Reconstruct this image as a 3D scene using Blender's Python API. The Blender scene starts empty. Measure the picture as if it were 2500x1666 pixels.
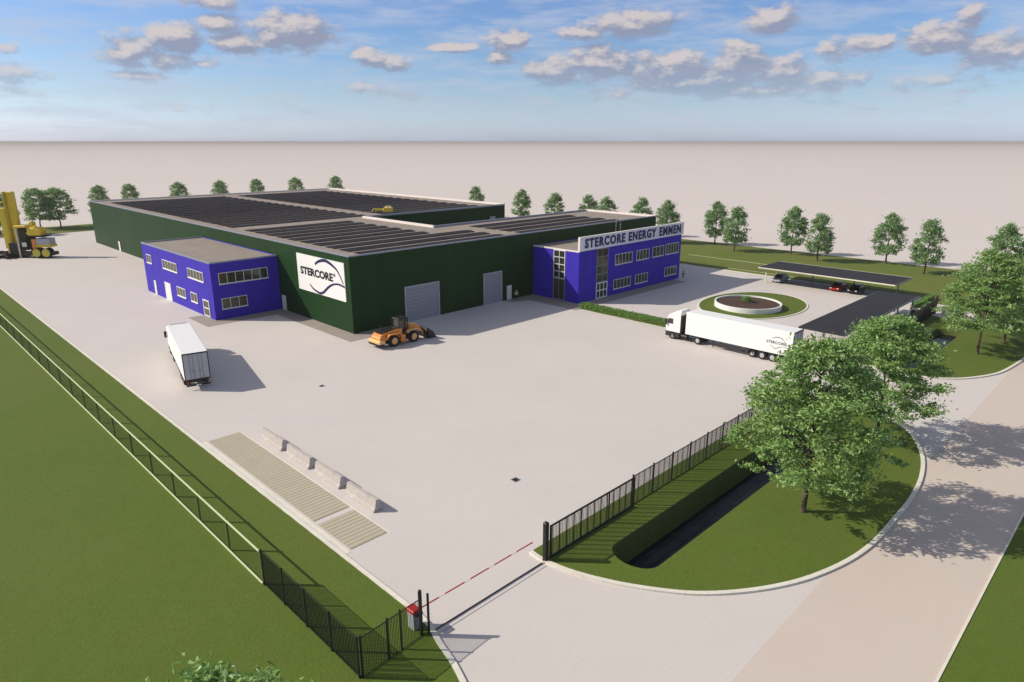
import bpy, bmesh, math, random
from mathutils import Vector, Matrix, Euler
R = math.radians
C = bpy.context.scene.collection
scene = bpy.context.scene

# ------------------------------------------------------------ camera
HC = 26.0
cam_d = bpy.data.cameras.new('camera')
cam = bpy.data.objects.new('camera', cam_d); C.objects.link(cam)
cam_d.sensor_width = 36.0; cam_d.lens = 36.0 * 1643.36 / 2500.0
cam_d.clip_start = 0.5; cam_d.clip_end = 40000
HEAD = R(45.1)
cam.location = (0, 0, HC)
cam.rotation_euler = (R(90 - 16.507), 0, HEAD - R(90))
scene.camera = cam

# ------------------------------------------------------------ light
SUN_EL = R(34.0); SUN_TRAVEL = R(-47.5)          # azimuth the light travels towards
sd = bpy.data.lights.new('sun', 'SUN'); sd.energy = 4.75; sd.angle = R(0.5); sd.color = (1.0, 0.93, 0.80)
sun = bpy.data.objects.new('sun', sd); C.objects.link(sun)
tv = Vector((math.cos(SUN_TRAVEL) * math.cos(SUN_EL), math.sin(SUN_TRAVEL) * math.cos(SUN_EL), -math.sin(SUN_EL)))
sun.rotation_euler = tv.to_track_quat('-Z', 'Y').to_euler(); sun.location = (-40, 60, 80)

world = bpy.data.worlds.new('World'); scene.world = world; world.use_nodes = True
wt = world.node_tree; wt.nodes.clear()
def wn(t, tree=None, **kw):
    n = (tree or wt).nodes.new(t)
    for k, v in kw.items(): setattr(n, k, v)
    return n
sky = wn('ShaderNodeTexSky'); sky.sky_type = 'NISHITA'; sky.sun_disc = False
sky.sun_elevation = SUN_EL
to_sun = -tv
sky.sun_rotation = math.atan2(to_sun.x, to_sun.y)   # measured from +Y clockwise
sky.air_density = 1.0; sky.dust_density = 0.6; sky.ozone_density = 1.6
# clouds: centre azimuth (deg, + = right of the view axis), elevation, half width, half height, density
CL = []
def cl(u, v, rx, ry, s=1.0):
    x = (u - 1250) / 1643.36; y = (833 - v) / 1643.36
    p = 0.2881
    fx = math.cos(p) + y * math.sin(p); fz = -math.sin(p) + y * math.cos(p)
    az = math.degrees(math.atan2(x, fx)); el = math.degrees(math.atan2(fz, math.hypot(x, fx)))
    k = math.degrees(1 / 1643.36)
    CL.append((az, el, rx * k * 1.25, ry * k * 1.25, s))
for c in [(508,4,60,24,.7),(530,58,46,26,.75),(430,90,64,30,1),(318,128,58,38,.8),(400,152,60,22,.75),(715,74,100,40,1),(590,108,85,26,.85),(660,84,50,34,.9),
          (345,187,48,13,.7),(498,156,32,12,.6),(25,115,40,11,.55),(35,182,50,24,.6),(40,222,60,18,.35),(903,143,40,24,.9),(965,158,40,19,.8),
          (1115,117,70,11,.95),(1240,98,52,26,.95),(1215,143,40,18,.6),(870,214,55,15,.4),(955,226,70,18,.35),(700,262,75,15,.3),
          (1540,60,100,30,1),(1425,80,60,17,.9),(1885,50,55,32,.95),(1350,172,70,34,.9),(1470,155,90,38,1),(1640,168,105,40,1),(1805,145,60,38,.95),
          (1900,172,80,28,.85),(1700,200,190,30,.9),(1830,218,120,20,.7),(2000,198,90,30,.7),(1520,230,70,15,.45),(2030,122,36,24,.6),(2130,112,80,20,.8),
          (2290,92,70,34,.9),(2435,125,80,36,.85),(2372,30,30,22,.6),(2310,204,100,20,.4),(1990,250,80,14,.25),(2200,258,110,13,.25),(450,262,120,12,.2),(1330,262,110,12,.2)]:
    cl(*c)
grp = bpy.data.node_groups.new('cloud_density', 'ShaderNodeTree')
grp.interface.new_socket('UV', in_out='INPUT', socket_type='NodeSocketVector')
grp.interface.new_socket('D', in_out='OUTPUT', socket_type='NodeSocketFloat')
gi = grp.nodes.new('NodeGroupInput'); go = grp.nodes.new('NodeGroupOutput')
acc = None
for (az, el, rx, ry, s) in CL:
    a = wn('ShaderNodeVectorMath', grp, operation='MULTIPLY_ADD')      # (uv - c) / r
    a.inputs[1].default_value = (1 / rx, 1 / ry, 0); a.inputs[2].default_value = (-az / rx, -el / ry, 0)
    grp.links.new(gi.outputs[0], a.inputs[0])
    b = wn('ShaderNodeVectorMath', grp, operation='LENGTH'); grp.links.new(a.outputs[0], b.inputs[0])
    m = wn('ShaderNodeMath', grp, operation='MULTIPLY_ADD'); m.inputs[1].default_value = -s; m.inputs[2].default_value = s
    grp.links.new(b.outputs['Value'], m.inputs[0])
    if acc is None: acc = m.outputs[0]
    else:
        x = wn('ShaderNodeMath', grp, operation='SMOOTH_MAX'); x.inputs[2].default_value = 0.15
        grp.links.new(acc, x.inputs[0]); grp.links.new(m.outputs[0], x.inputs[1]); acc = x.outputs[0]
n1 = wn('ShaderNodeTexNoise', grp); n1.inputs['Scale'].default_value = 0.55; n1.inputs['Detail'].default_value = 6; n1.inputs['Roughness'].default_value = 0.6
sc = wn('ShaderNodeVectorMath', grp, operation='MULTIPLY'); sc.inputs[1].default_value = (1, 1.9, 1)
grp.links.new(gi.outputs[0], sc.inputs[0]); grp.links.new(sc.outputs[0], n1.inputs['Vector'])
nm = wn('ShaderNodeMath', grp, operation='MULTIPLY_ADD'); nm.inputs[1].default_value = 1.5; nm.inputs[2].default_value = -0.75
grp.links.new(n1.outputs[0], nm.inputs[0])
ad = wn('ShaderNodeMath', grp, operation='ADD'); grp.links.new(acc, ad.inputs[0]); grp.links.new(nm.outputs[0], ad.inputs[1])
grp.links.new(ad.outputs[0], go.inputs[0])

tc = wn('ShaderNodeTexCoord')
rot = wn('ShaderNodeVectorRotate'); rot.rotation_type = 'Z_AXIS'; rot.inputs['Angle'].default_value = R(90) - HEAD   # heading -> +Y
wt.links.new(tc.outputs['Generated'], rot.inputs['Vector'])
sp = wn('ShaderNodeSeparateXYZ'); wt.links.new(rot.outputs[0], sp.inputs[0])
azn = wn('ShaderNodeMath', operation='ARCTAN2'); wt.links.new(sp.outputs[0], azn.inputs[0]); wt.links.new(sp.outputs[1], azn.inputs[1])
eln = wn('ShaderNodeMath', operation='ARCSINE'); wt.links.new(sp.outputs[2], eln.inputs[0])
azd = wn('ShaderNodeMath', operation='MULTIPLY'); azd.inputs[1].default_value = 180 / math.pi; wt.links.new(azn.outputs[0], azd.inputs[0])
eld = wn('ShaderNodeMath', operation='MULTIPLY'); eld.inputs[1].default_value = 180 / math.pi; wt.links.new(eln.outputs[0], eld.inputs[0])
uv = wn('ShaderNodeCombineXYZ'); wt.links.new(azd.outputs[0], uv.inputs[0]); wt.links.new(eld.outputs[0], uv.inputs[1])
g1 = wn('ShaderNodeGroup'); g1.node_tree = grp; wt.links.new(uv.outputs[0], g1.inputs[0])
of = wn('ShaderNodeVectorMath', operation='ADD'); of.inputs[1].default_value = (-0.35, 0.55, 0); wt.links.new(uv.outputs[0], of.inputs[0])
g2 = wn('ShaderNodeGroup'); g2.node_tree = grp; wt.links.new(of.outputs[0], g2.inputs[0])
def mapr(tree, src, a, b, c, d, smooth=True):
    m = wn('ShaderNodeMapRange', tree); m.interpolation_type = 'SMOOTHSTEP' if smooth else 'LINEAR'
    m.inputs[1].default_value = a; m.inputs[2].default_value = b; m.inputs[3].default_value = c; m.inputs[4].default_value = d
    tree.links.new(src, m.inputs[0]); return m.outputs[0]
alpha = mapr(wt, g1.outputs[0], 0.04, 0.48, 0, 0.88)
df = wn('ShaderNodeMath', operation='SUBTRACT'); wt.links.new(g1.outputs[0], df.inputs[0]); wt.links.new(g2.outputs[0], df.inputs[1])
lit = mapr(wt, df.outputs[0], -0.06, 0.46, 0, 1)
ccol = wn('ShaderNodeMix', data_type='RGBA'); wt.links.new(lit, ccol.inputs[0])
ccol.inputs[6].default_value = (2.9, 3.15, 4.2, 1); ccol.inputs[7].default_value = (6.6, 5.9, 5.7, 1)
hz = mapr(wt, eld.outputs[0], 1.0, 7.0, 0.25, 1.0)
al2 = wn('ShaderNodeMath', operation='MULTIPLY'); wt.links.new(alpha, al2.inputs[0]); wt.links.new(hz, al2.inputs[1])
# grade the clear sky: bluer low down, warm brightness added overhead to fill shadows
gr = wn('ShaderNodeMix', data_type='RGBA', blend_type='MULTIPLY'); gr.inputs[0].default_value = 1.0
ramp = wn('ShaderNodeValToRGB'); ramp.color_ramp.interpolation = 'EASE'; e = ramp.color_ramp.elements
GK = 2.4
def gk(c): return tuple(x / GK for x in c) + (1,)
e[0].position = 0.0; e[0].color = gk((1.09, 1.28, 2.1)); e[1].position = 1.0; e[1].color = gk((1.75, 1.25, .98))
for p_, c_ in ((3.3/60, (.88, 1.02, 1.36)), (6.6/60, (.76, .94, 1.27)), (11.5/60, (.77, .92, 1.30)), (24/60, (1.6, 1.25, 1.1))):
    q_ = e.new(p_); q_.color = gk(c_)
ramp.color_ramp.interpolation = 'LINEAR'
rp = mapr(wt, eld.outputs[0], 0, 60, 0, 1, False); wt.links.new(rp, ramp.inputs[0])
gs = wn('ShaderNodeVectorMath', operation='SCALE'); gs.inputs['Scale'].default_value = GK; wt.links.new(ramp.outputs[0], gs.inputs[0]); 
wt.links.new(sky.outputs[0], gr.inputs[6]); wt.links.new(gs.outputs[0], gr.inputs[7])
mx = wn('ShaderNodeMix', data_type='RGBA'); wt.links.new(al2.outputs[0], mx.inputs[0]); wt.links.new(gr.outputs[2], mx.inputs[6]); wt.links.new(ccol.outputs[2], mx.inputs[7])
wz = wn('ShaderNodeTexNoise'); wz.inputs['Scale'].default_value = 0.16; wz.inputs['Detail'].default_value = 7; wz.inputs['Roughness'].default_value = .62
wsc = wn('ShaderNodeVectorMath', operation='MULTIPLY'); wsc.inputs[1].default_value = (1, 5.5, 1); wt.links.new(uv.outputs[0], wsc.inputs[0]); wt.links.new(wsc.outputs[0], wz.inputs['Vector'])
wa = mapr(wt, wz.outputs[0], .37, .70, 0, .58)
wm = wn('ShaderNodeMix', data_type='RGBA'); wt.links.new(wa, wm.inputs[0]); wt.links.new(gs.outputs[0], wm.inputs[6])
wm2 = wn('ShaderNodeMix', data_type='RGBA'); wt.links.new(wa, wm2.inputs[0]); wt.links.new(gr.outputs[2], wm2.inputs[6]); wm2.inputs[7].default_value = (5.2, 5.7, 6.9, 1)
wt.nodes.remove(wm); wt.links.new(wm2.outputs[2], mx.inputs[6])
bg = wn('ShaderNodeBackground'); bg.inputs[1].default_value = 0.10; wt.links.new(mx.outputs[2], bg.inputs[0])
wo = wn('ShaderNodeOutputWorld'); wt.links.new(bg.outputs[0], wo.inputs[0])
world.cycles.sampling_method = 'MANUAL'; world.cycles.sample_map_resolution = 512
scene.view_settings.view_transform = 'Standard'; scene.view_settings.look = 'None'
scene.view_settings.exposure = 0.03; scene.view_settings.gamma = 1.0; scene.view_settings.use_curve_mapping = False
scene.render.resolution_x = 1024; scene.render.resolution_y = 682

# ------------------------------------------------------------ materials
def mat(name, col, rough=0.7, col2=None, nscale=1.0, bump=0.0, bscale=20.0, metal=0.0, spec=0.4, detail=5, stretch=None, emit=None):
    m = bpy.data.materials.new(name); m.use_nodes = True
    nt = m.node_tree; b = nt.nodes['Principled BSDF']
    b.inputs['Base Color'].default_value = (*col, 1); b.inputs['Roughness'].default_value = rough
    b.inputs['Metallic'].default_value = metal; b.inputs['Specular IOR Level'].default_value = spec
    g = nt.nodes.new('ShaderNodeTexCoord'); src = g.outputs['Object']
    if stretch:
        mp = nt.nodes.new('ShaderNodeMapping'); mp.inputs['Scale'].default_value = stretch; nt.links.new(src, mp.inputs[0]); src = mp.outputs[0]
    if col2 is None: col2 = tuple(c * 0.86 for c in col)
    n = nt.nodes.new('ShaderNodeTexNoise'); n.inputs['Scale'].default_value = nscale; n.inputs['Detail'].default_value = detail
    n.inputs['Roughness'].default_value = 0.6
    nt.links.new(src, n.inputs['Vector'])
    r = nt.nodes.new('ShaderNodeValToRGB'); r.color_ramp.elements[0].position = 0.32; r.color_ramp.elements[1].position = 0.68
    r.color_ramp.elements[0].color = (*col2, 1); r.color_ramp.elements[1].color = (*col, 1)
    nt.links.new(n.outputs[0], r.inputs[0]); nt.links.new(r.outputs[0], b.inputs['Base Color'])
    if bump:
        n2 = nt.nodes.new('ShaderNodeTexNoise'); n2.inputs['Scale'].default_value = bscale; n2.inputs['Detail'].default_value = 3
        nt.links.new(g.outputs['Object'], n2.inputs['Vector'])
        bp = nt.nodes.new('ShaderNodeBump'); bp.inputs['Strength'].default_value = bump; bp.inputs['Distance'].default_value = 0.05
        nt.links.new(n2.outputs[0], bp.inputs['Height']); nt.links.new(bp.outputs[0], b.inputs['Normal'])
    return m
def brick_mat(name, c1, c2, mortar, sx, sy, msize, rough=0.75, rotz=0.0, nscale=0.15, mixn=0.25, spec=0.3, offset=0.5, coord='Object', dark=None):
    m = bpy.data.materials.new(name); m.use_nodes = True
    nt = m.node_tree; b = nt.nodes['Principled BSDF']; b.inputs['Roughness'].default_value = rough; b.inputs['Specular IOR Level'].default_value = spec
    g = nt.nodes.new('ShaderNodeTexCoord'); mp = nt.nodes.new('ShaderNodeMapping'); mp.inputs['Rotation'].default_value = (0, 0, rotz)
    nt.links.new(g.outputs[coord], mp.inputs[0])
    k = nt.nodes.new('ShaderNodeTexBrick'); k.offset = offset; k.inputs['Scale'].default_value = 1.0
    k.inputs['Color1'].default_value = (*c1, 1); k.inputs['Color2'].default_value = (*c2, 1); k.inputs['Mortar'].default_value = (*mortar, 1)
    k.inputs['Brick Width'].default_value = sx; k.inputs['Row Height'].default_value = sy; k.inputs['Mortar Size'].default_value = msize
    nt.links.new(mp.outputs[0], k.inputs['Vector'])
    n = nt.nodes.new('ShaderNodeTexNoise'); n.inputs['Scale'].default_value = nscale; n.inputs['Detail'].default_value = 8; n.inputs['Roughness'].default_value = 0.62
    nt.links.new(g.outputs[coord], n.inputs['Vector'])
    r = nt.nodes.new('ShaderNodeValToRGB'); r.color_ramp.elements[0].position = 0.3; r.color_ramp.elements[1].position = 0.7
    d = dark or (1 - mixn,) * 3
    r.color_ramp.elements[0].color = (*d, 1); r.color_ramp.elements[1].color = (1, 1, 1, 1); nt.links.new(n.outputs[0], r.inputs[0])
    x = nt.nodes.new('ShaderNodeMix'); x.data_type = 'RGBA'; x.blend_type = 'MULTIPLY'; x.inputs[0].default_value = 1
    nt.links.new(k.outputs[0], x.inputs[6]); nt.links.new(r.outputs[0], x.inputs[7]); nt.links.new(x.outputs[2], b.inputs['Base Color'])
    return m
def grass_mat(name, col, dark, olive):
    m = bpy.data.materials.new(name); m.use_nodes = True
    nt = m.node_tree; b = nt.nodes['Principled BSDF']; b.inputs['Roughness'].default_value = 0.9; b.inputs['Specular IOR Level'].default_value = 0.15
    g = nt.nodes.new('ShaderNodeTexCoord')
    def noise(s, det, st=None, ro=0.6):
        v = g.outputs['Object']
        if st:
            mp = nt.nodes.new('ShaderNodeMapping'); mp.inputs['Rotation'].default_value = (0, 0, R(20)); mp.inputs['Scale'].default_value = st
            nt.links.new(v, mp.inputs[0]); v = mp.outputs[0]
        n = nt.nodes.new('ShaderNodeTexNoise'); n.inputs['Scale'].default_value = s; n.inputs['Detail'].default_value = det; n.inputs['Roughness'].default_value = ro
        nt.links.new(v, n.inputs['Vector']); return n.outputs[0]
    def mixc(f, a, c, blend='MIX'):
        x = nt.nodes.new('ShaderNodeMix'); x.data_type = 'RGBA'; x.blend_type = blend
        nt.links.new(f, x.inputs[0])
        for i, q in ((6, a), (7, c)):
            if isinstance(q, tuple): x.inputs[i].default_value = (*q, 1)
            else: nt.links.new(q, x.inputs[i])
        return x.outputs[2]
    big = mapr(nt, noise(0.06, 4), 0.35, 0.65, 0, 1)
    fine = mapr(nt, noise(5.0, 6, (1.0, 2.6, 1), 0.72), 0.35, 0.68, 0, 1)
    mid = mapr(nt, noise(0.9, 4), 0.4, 0.62, 0, 0.45)
    c = mixc(big, col, olive); c = mixc(mid, c, tuple(x * 1.12 for x in col)); 
    inv = nt.nodes.new('ShaderNodeMath'); inv.operation = 'MULTIPLY'; inv.inputs[1].default_value = 0.55; nt.links.new(fine, inv.inputs[0])
    c = mixc(inv.outputs[0], c, dark)
    nt.links.new(c, b.inputs['Base Color'])
    bp = nt.nodes.new('ShaderNodeBump'); bp.inputs['Strength'].default_value = 0.5; bp.inputs['Distance'].default_value = 0.06
    nt.links.new(noise(9.0, 4), bp.inputs['Height']); nt.links.new(bp.outputs[0], b.inputs['Normal'])
    return m
def leaf_mat(name, c1, c2, c3, trans=0.35):
    m = bpy.data.materials.new(name); m.use_nodes = True
    nt = m.node_tree; nt.nodes.clear()
    ge = nt.nodes.new('ShaderNodeNewGeometry'); r = nt.nodes.new('ShaderNodeValToRGB')
    e = r.color_ramp.elements; e[0].position = 0; e[0].color = (*c1, 1); e[1].position = 1; e[1].color = (*c3, 1); q = e.new(0.5); q.color = (*c2, 1)
    nt.links.new(ge.outputs['Random Per Island'], r.inputs[0])
    d = nt.nodes.new('ShaderNodeBsdfPrincipled'); d.inputs['Roughness'].default_value = 0.5; d.inputs['Specular IOR Level'].default_value = 0.35
    t = nt.nodes.new('ShaderNodeBsdfTranslucent'); mx = nt.nodes.new('ShaderNodeMixShader'); mx.inputs[0].default_value = trans
    o = nt.nodes.new('ShaderNodeOutputMaterial')
    nt.links.new(r.outputs[0], d.inputs['Base Color']); nt.links.new(r.outputs[0], t.inputs['Color'])
    nt.links.new(d.outputs[0], mx.inputs[1]); nt.links.new(t.outputs[0], mx.inputs[2]); nt.links.new(mx.outputs[0], o.inputs[0])
    return m
M = {}
M['ground'] = mat('pale_sand_ground', (.60, .545, .51), 0.9, (.585, .53, .495), 0.01, spec=0.1)
M['paving'] = brick_mat('pale_concrete_pavers', (.60, .55, .52), (.59, .543, .513), (.565, .518, .49), .6, .3, .02, rotz=0.0, mixn=.05, nscale=.12, spec=.15)
M['paving2'] = brick_mat('fine_pavers', (.62, .575, .545), (.60, .56, .53), (.50, .47, .45), .7, .35, .03, rotz=0.0, mixn=.06, nscale=.2, spec=.15)
M['road'] = mat('beige_asphalt', (.565, .485, .425), .9, (.545, .465, .41), .25, spec=.15, detail=8)
M['apron'] = brick_mat('brown_grey_pavers', (.36, .31, .265), (.33, .29, .25), (.28, .24, .21), .6, .3, .02, mixn=.1, nscale=.6)
M['kerb'] = brick_mat('pale_kerb_stone', (.74, .70, .60), (.70, .66, .57), (.55, .51, .45), 1.0, 1.0, .012, mixn=.1, nscale=.5)
M['grass'] = grass_mat('mown_grass', (.098, .144, .023), (.056, .094, .011), (.122, .148, .029))
M['grass_far'] = grass_mat('far_grass', (.125, .16, .032), (.075, .11, .018), (.16, .165, .045))
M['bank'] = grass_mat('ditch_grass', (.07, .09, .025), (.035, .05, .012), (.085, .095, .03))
M['water'] = mat('dark_water', (.01, .013, .02), .06, (.004, .006, .010), .6, bump=.10, bscale=2.2, spec=.05)
M['green'] = mat('green_cladding', (.012, .045, .012), .5, (.010, .038, .010), .08, spec=.12, stretch=(1, 1, .2))
M['blue'] = mat('violet_blue_cladding', (.046, .026, .41), .6, (.042, .023, .38), .5, spec=.18)
M['roof'] = mat('grey_brown_roof_felt', (.31, .262, .225), .9, (.25, .215, .185), .5, spec=.15, detail=8)
M['coping'] = mat('blue_grey_coping', (.30, .30, .36), .45, (.27, .27, .33), 1, metal=.2)
M['parapet'] = mat('white_parapet', (.78, .70, .64), .6, (.70, .63, .58), .8)
M['panel'] = brick_mat('solar_glass', (.030, .026, .029), (.040, .035, .038), (.08, .075, .08), 1.7, 1.65, .04, rough=.65, mixn=.3, nscale=1.0, spec=.06, offset=0)
M['white'] = mat('white_paint', (.80, .79, .77), .45, (.76, .75, .73), 1.2)
M['doorwhite'] = mat('white_door_paint', (.78, .77, .72), .5)
M['doorgrey'] = mat('grey_roller_door', (.30, .30, .34), .5, (.27, .27, .31), 2, stretch=(.1, .1, 6))
M['frame'] = mat('pale_window_frame', (.66, .66, .68), .5)
M['glass'] = mat('dark_window_glass', (.022, .022, .020), .12, (.05, .045, .03), 1.8, spec=.6)
M['bronze'] = mat('brown_window_glass', (.10, .075, .03), .15, (.02, .02, .015), 1.5, spec=.5, stretch=(1, 1, .5))
M['black'] = mat('black_metal', (.012, .012, .013), .5)
M['dark'] = mat('dark_grey_plastic', (.03, .03, .032), .6)
M['tyre'] = mat('tyre_rubber', (.018, .018, .018), .85)
M['rim'] = mat('light_wheel_rim', (.62, .62, .62), .35, metal=.5)
M['orange'] = mat('orange_paint', (.78, .30, .06), .4, (.68, .24, .045), 1.5)
M['orangelt'] = mat('light_orange_paint', (.85, .50, .20), .4)
M['yellow'] = mat('yellow_paint', (.82, .56, .05), .4, (.74, .50, .04), .8)
M['olive'] = mat('dull_yellow_paint', (.60, .50, .06), .5, (.52, .43, .05), .8)
M['grey'] = mat('mid_grey_metal', (.22, .22, .25), .5)
M['lightgrey'] = mat('light_grey_metal', (.46, .46, .50), .4)
M['red'] = mat('red_paint', (.62, .02, .02), .45, (.5, .015, .015), 1)
M['whitered'] = mat('white_boom', (.75, .72, .70), .5)
M['rail'] = mat('pale_green_rail', (.66, .70, .42), .6, (.60, .64, .38), 1)
M['bronzepost'] = mat('olive_fence_wire', (.075, .105, .022), .8)
M['concrete'] = mat('rough_concrete', (.50, .455, .42), .9, (.40, .36, .33), 2.5, bump=.6, bscale=7)
M['pad'] = mat('ribbed_pad', (.40, .36, .265), .85, (.37, .33, .25), .7)
M['padrib'] = mat('ribbed_pad_ridge', (.46, .42, .31), .85, (.42, .38, .29), .7)
M['soil'] = mat('brown_bark_mulch', (.085, .045, .030), .95, (.05, .026, .018), 2.5, bump=.8, bscale=6, detail=8)
M['bark'] = mat('bark', (.10, .070, .050), .9, (.06, .042, .032), 3, bump=.6, bscale=12, stretch=(1, 1, .25))
M['leaf'] = leaf_mat('tree_leaves', (.13, .23, .05), (.27, .43, .12), (.46, .62, .28), .38)
M['leaf_far'] = leaf_mat('far_tree_leaves', (.14, .25, .08), (.25, .40, .16), (.40, .54, .28), .38)
M['hedge'] = leaf_mat('hedge_leaves', (.11, .22, .05), (.17, .32, .08), (.25, .42, .12), .3)
M['navy'] = mat('navy_lettering', (.018, .014, .11), .5)
M['ink'] = mat('black_lettering', (.008, .008, .010), .5)
M['logo'] = mat('dark_blue_logo', (.014, .010, .085), .5)
M['signface'] = mat('white_sign_board', (.80, .78, .76), .5, (.77, .75, .73), .7)
M['signgrey'] = mat('pale_sign_board', (.76, .72, .80), .5, (.72, .68, .76), .7)
M['carred'] = mat('red_car_paint', (.42, .012, .012), .25, spec=.6)
M['carblack'] = mat('black_car_paint', (.014, .014, .016), .25, spec=.6)
M['carsilver'] = mat('silver_car_paint', (.50, .52, .60), .25, metal=.4, spec=.6)
M['pvroof'] = mat('carport_roof', (.034, .032, .038), .65, (.028, .026, .032), .6, spec=.15)
M['beam'] = mat('cream_beam', (.72, .69, .55), .55)
M['skin'] = mat('skin', (.45, .28, .2), .6)
M['vest'] = mat('yellow_vest', (.72, .68, .22), .7)
M['cloth'] = mat('dark_cloth', (.03, .035, .045), .85)
M['shirt'] = mat('pale_cloth', (.62, .58, .58), .85)
M['lampred'] = mat('red_lamp_glass', (.5, .02, .02), .3)
M['lampw'] = mat('clear_lamp_glass', (.7, .7, .66), .15)

def add_seams(m, width, dark):
    "vertical cladding joints and slight panel-to-panel tone differences"
    nt = m.node_tree; b = nt.nodes['Principled BSDF']; src = b.inputs['Base Color'].links[0].from_socket
    g = nt.nodes.new('ShaderNodeTexCoord'); sp_ = nt.nodes.new('ShaderNodeSeparateXYZ'); nt.links.new(g.outputs['Object'], sp_.inputs[0])
    a = nt.nodes.new('ShaderNodeMath'); a.operation = 'ADD'; nt.links.new(sp_.outputs[0], a.inputs[0]); nt.links.new(sp_.outputs[1], a.inputs[1])
    d = nt.nodes.new('ShaderNodeMath'); d.operation = 'DIVIDE'; d.inputs[1].default_value = width; nt.links.new(a.outputs[0], d.inputs[0])
    f = nt.nodes.new('ShaderNodeMath'); f.operation = 'FRACT'; nt.links.new(d.outputs[0], f.inputs[0])
    l = nt.nodes.new('ShaderNodeMath'); l.operation = 'LESS_THAN'; l.inputs[1].default_value = .05; nt.links.new(f.outputs[0], l.inputs[0])
    fl = nt.nodes.new('ShaderNodeMath'); fl.operation = 'FLOOR'; nt.links.new(d.outputs[0], fl.inputs[0])
    w = nt.nodes.new('ShaderNodeTexWhiteNoise'); w.noise_dimensions = '1D'; nt.links.new(fl.outputs[0], w.inputs['W'])
    tone = mapr(nt, w.outputs[0], 0, 1, .94, 1.04, False)
    s1 = nt.nodes.new('ShaderNodeMath'); s1.operation = 'MULTIPLY_ADD'; s1.inputs[1].default_value = -dark; nt.links.new(l.outputs[0], s1.inputs[0]); nt.links.new(tone, s1.inputs[2])
    v = nt.nodes.new('ShaderNodeVectorMath'); v.operation = 'SCALE'; nt.links.new(src, v.inputs[0]); nt.links.new(s1.outputs[0], v.inputs['Scale'])
    nt.links.new(v.outputs[0], b.inputs['Base Color'])
add_seams(M['green'], 1.15, .10); add_seams(M['blue'], 1.2, .08)

# ------------------------------------------------------------ mesh helpers
class MB:
    def __init__(s): s.v = []; s.f = []; s.T = Matrix.Identity(4)
    def add(s, vs, fs):
        o = len(s.v); s.v += [tuple(s.T @ Vector(p)) for p in vs]; s.f += [tuple(i + o for i in f) for f in fs]; return s
    def box(s, x0, x1, y0, y1, z0, z1):
        return s.add([(x0,y0,z0),(x1,y0,z0),(x1,y1,z0),(x0,y1,z0),(x0,y0,z1),(x1,y0,z1),(x1,y1,z1),(x0,y1,z1)],
                     [(0,3,2,1),(4,5,6,7),(0,1,5,4),(1,2,6,5),(2,3,7,6),(3,0,4,7)])
    def cham(s, x0, x1, y0, y1, z0, z1, c=0.03):
        "box whose vertical corners and top edge are chamfered"
        P = [(x0+c,y0),(x1-c,y0),(x1,y0+c),(x1,y1-c),(x1-c,y1),(x0+c,y1),(x0,y1-c),(x0,y0+c)]
        cx, cy = (x0+x1)/2, (y0+y1)/2
        Q = [(px - math.copysign(c, px-cx), py - math.copysign(c, py-cy)) for px, py in P]
        vs = [(a,b,z0) for a,b in P] + [(a,b,z1-c) for a,b in P] + [(a,b,z1) for a,b in Q]
        fs = [tuple(range(7,-1,-1)), tuple(range(16,24))]
        for k in range(2):
            for i in range(8): j = (i+1) % 8; fs.append((k*8+i, k*8+j, k*8+8+j, k*8+8+i))
        return s.add(vs, fs)
    def cyl(s, p0, p1, r0, r1=None, n=12, cap=True):
        r1 = r0 if r1 is None else r1; p0 = Vector(p0); p1 = Vector(p1); d = (p1 - p0).normalized()
        a = d.orthogonal().normalized(); b = d.cross(a); vs = []
        for p, r in ((p0, r0), (p1, r1)):
            for i in range(n): t = 2*math.pi*i/n; vs.append(p + a*math.cos(t)*r + b*math.sin(t)*r)
        fs = [(i, (i+1)%n, n+(i+1)%n, n+i) for i in range(n)]
        if cap: fs += [tuple(range(n-1,-1,-1)), tuple(range(n, 2*n))]
        return s.add(vs, fs)
    def prism(s, poly, axis, a, b):
        "extrude a 2D polygon along axis ('x','y','z') from a to b"
        def P(u, v, w): return {'x': (w,u,v), 'y': (u,w,v), 'z': (u,v,w)}[axis]
        n = len(poly); vs = [P(u,v,a) for u,v in poly] + [P(u,v,b) for u,v in poly]
        fs = [tuple(range(n-1,-1,-1)), tuple(range(n,2*n))] + [(i,(i+1)%n,n+(i+1)%n,n+i) for i in range(n)]
        return s.add(vs, fs)
    def tube(s, pts, r, n=8):
        for i in range(len(pts)-1): s.cyl(pts[i], pts[i+1], r if not isinstance(r, (list,tuple)) else r[i], r if not isinstance(r,(list,tuple)) else r[i+1], n)
        return s
    def build(s, name, m, parent=None, world=False, smooth=False, fix=True):
        me = bpy.data.meshes.new(name)
        vs = s.v
        if world and parent is not None:
            L = parent.location; vs = [(x-L.x, y-L.y, z-L.z) for x,y,z in vs]
        me.from_pydata(vs, [], s.f); me.materials.append(m)
        if fix:
            bm = bmesh.new(); bm.from_mesh(me); bmesh.ops.recalc_face_normals(bm, faces=bm.faces); bm.to_mesh(me); bm.free()
        if smooth:
            me.polygons.foreach_set('use_smooth', [True]*len(me.polygons))
            try: me.set_sharp_from_angle(angle=R(40))
            except Exception: pass
        o = bpy.data.objects.new(name, me); C.objects.link(o)
        if parent is not None: o.parent = parent
        return o
def tag(o, label, cat, group=None):
    o['label'] = label; o['category'] = cat
    if group: o['group'] = group
    return o
def thing(name, label, cat, loc=(0,0,0), rz=0.0, group=None):
    o = bpy.data.objects.new(name, None); C.objects.link(o); o.location = loc; o.rotation_euler = (0,0,rz); o.empty_display_size = .3
    return tag(o, label, cat, group)
def struct(o): o['kind'] = 'structure'; return o
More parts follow.
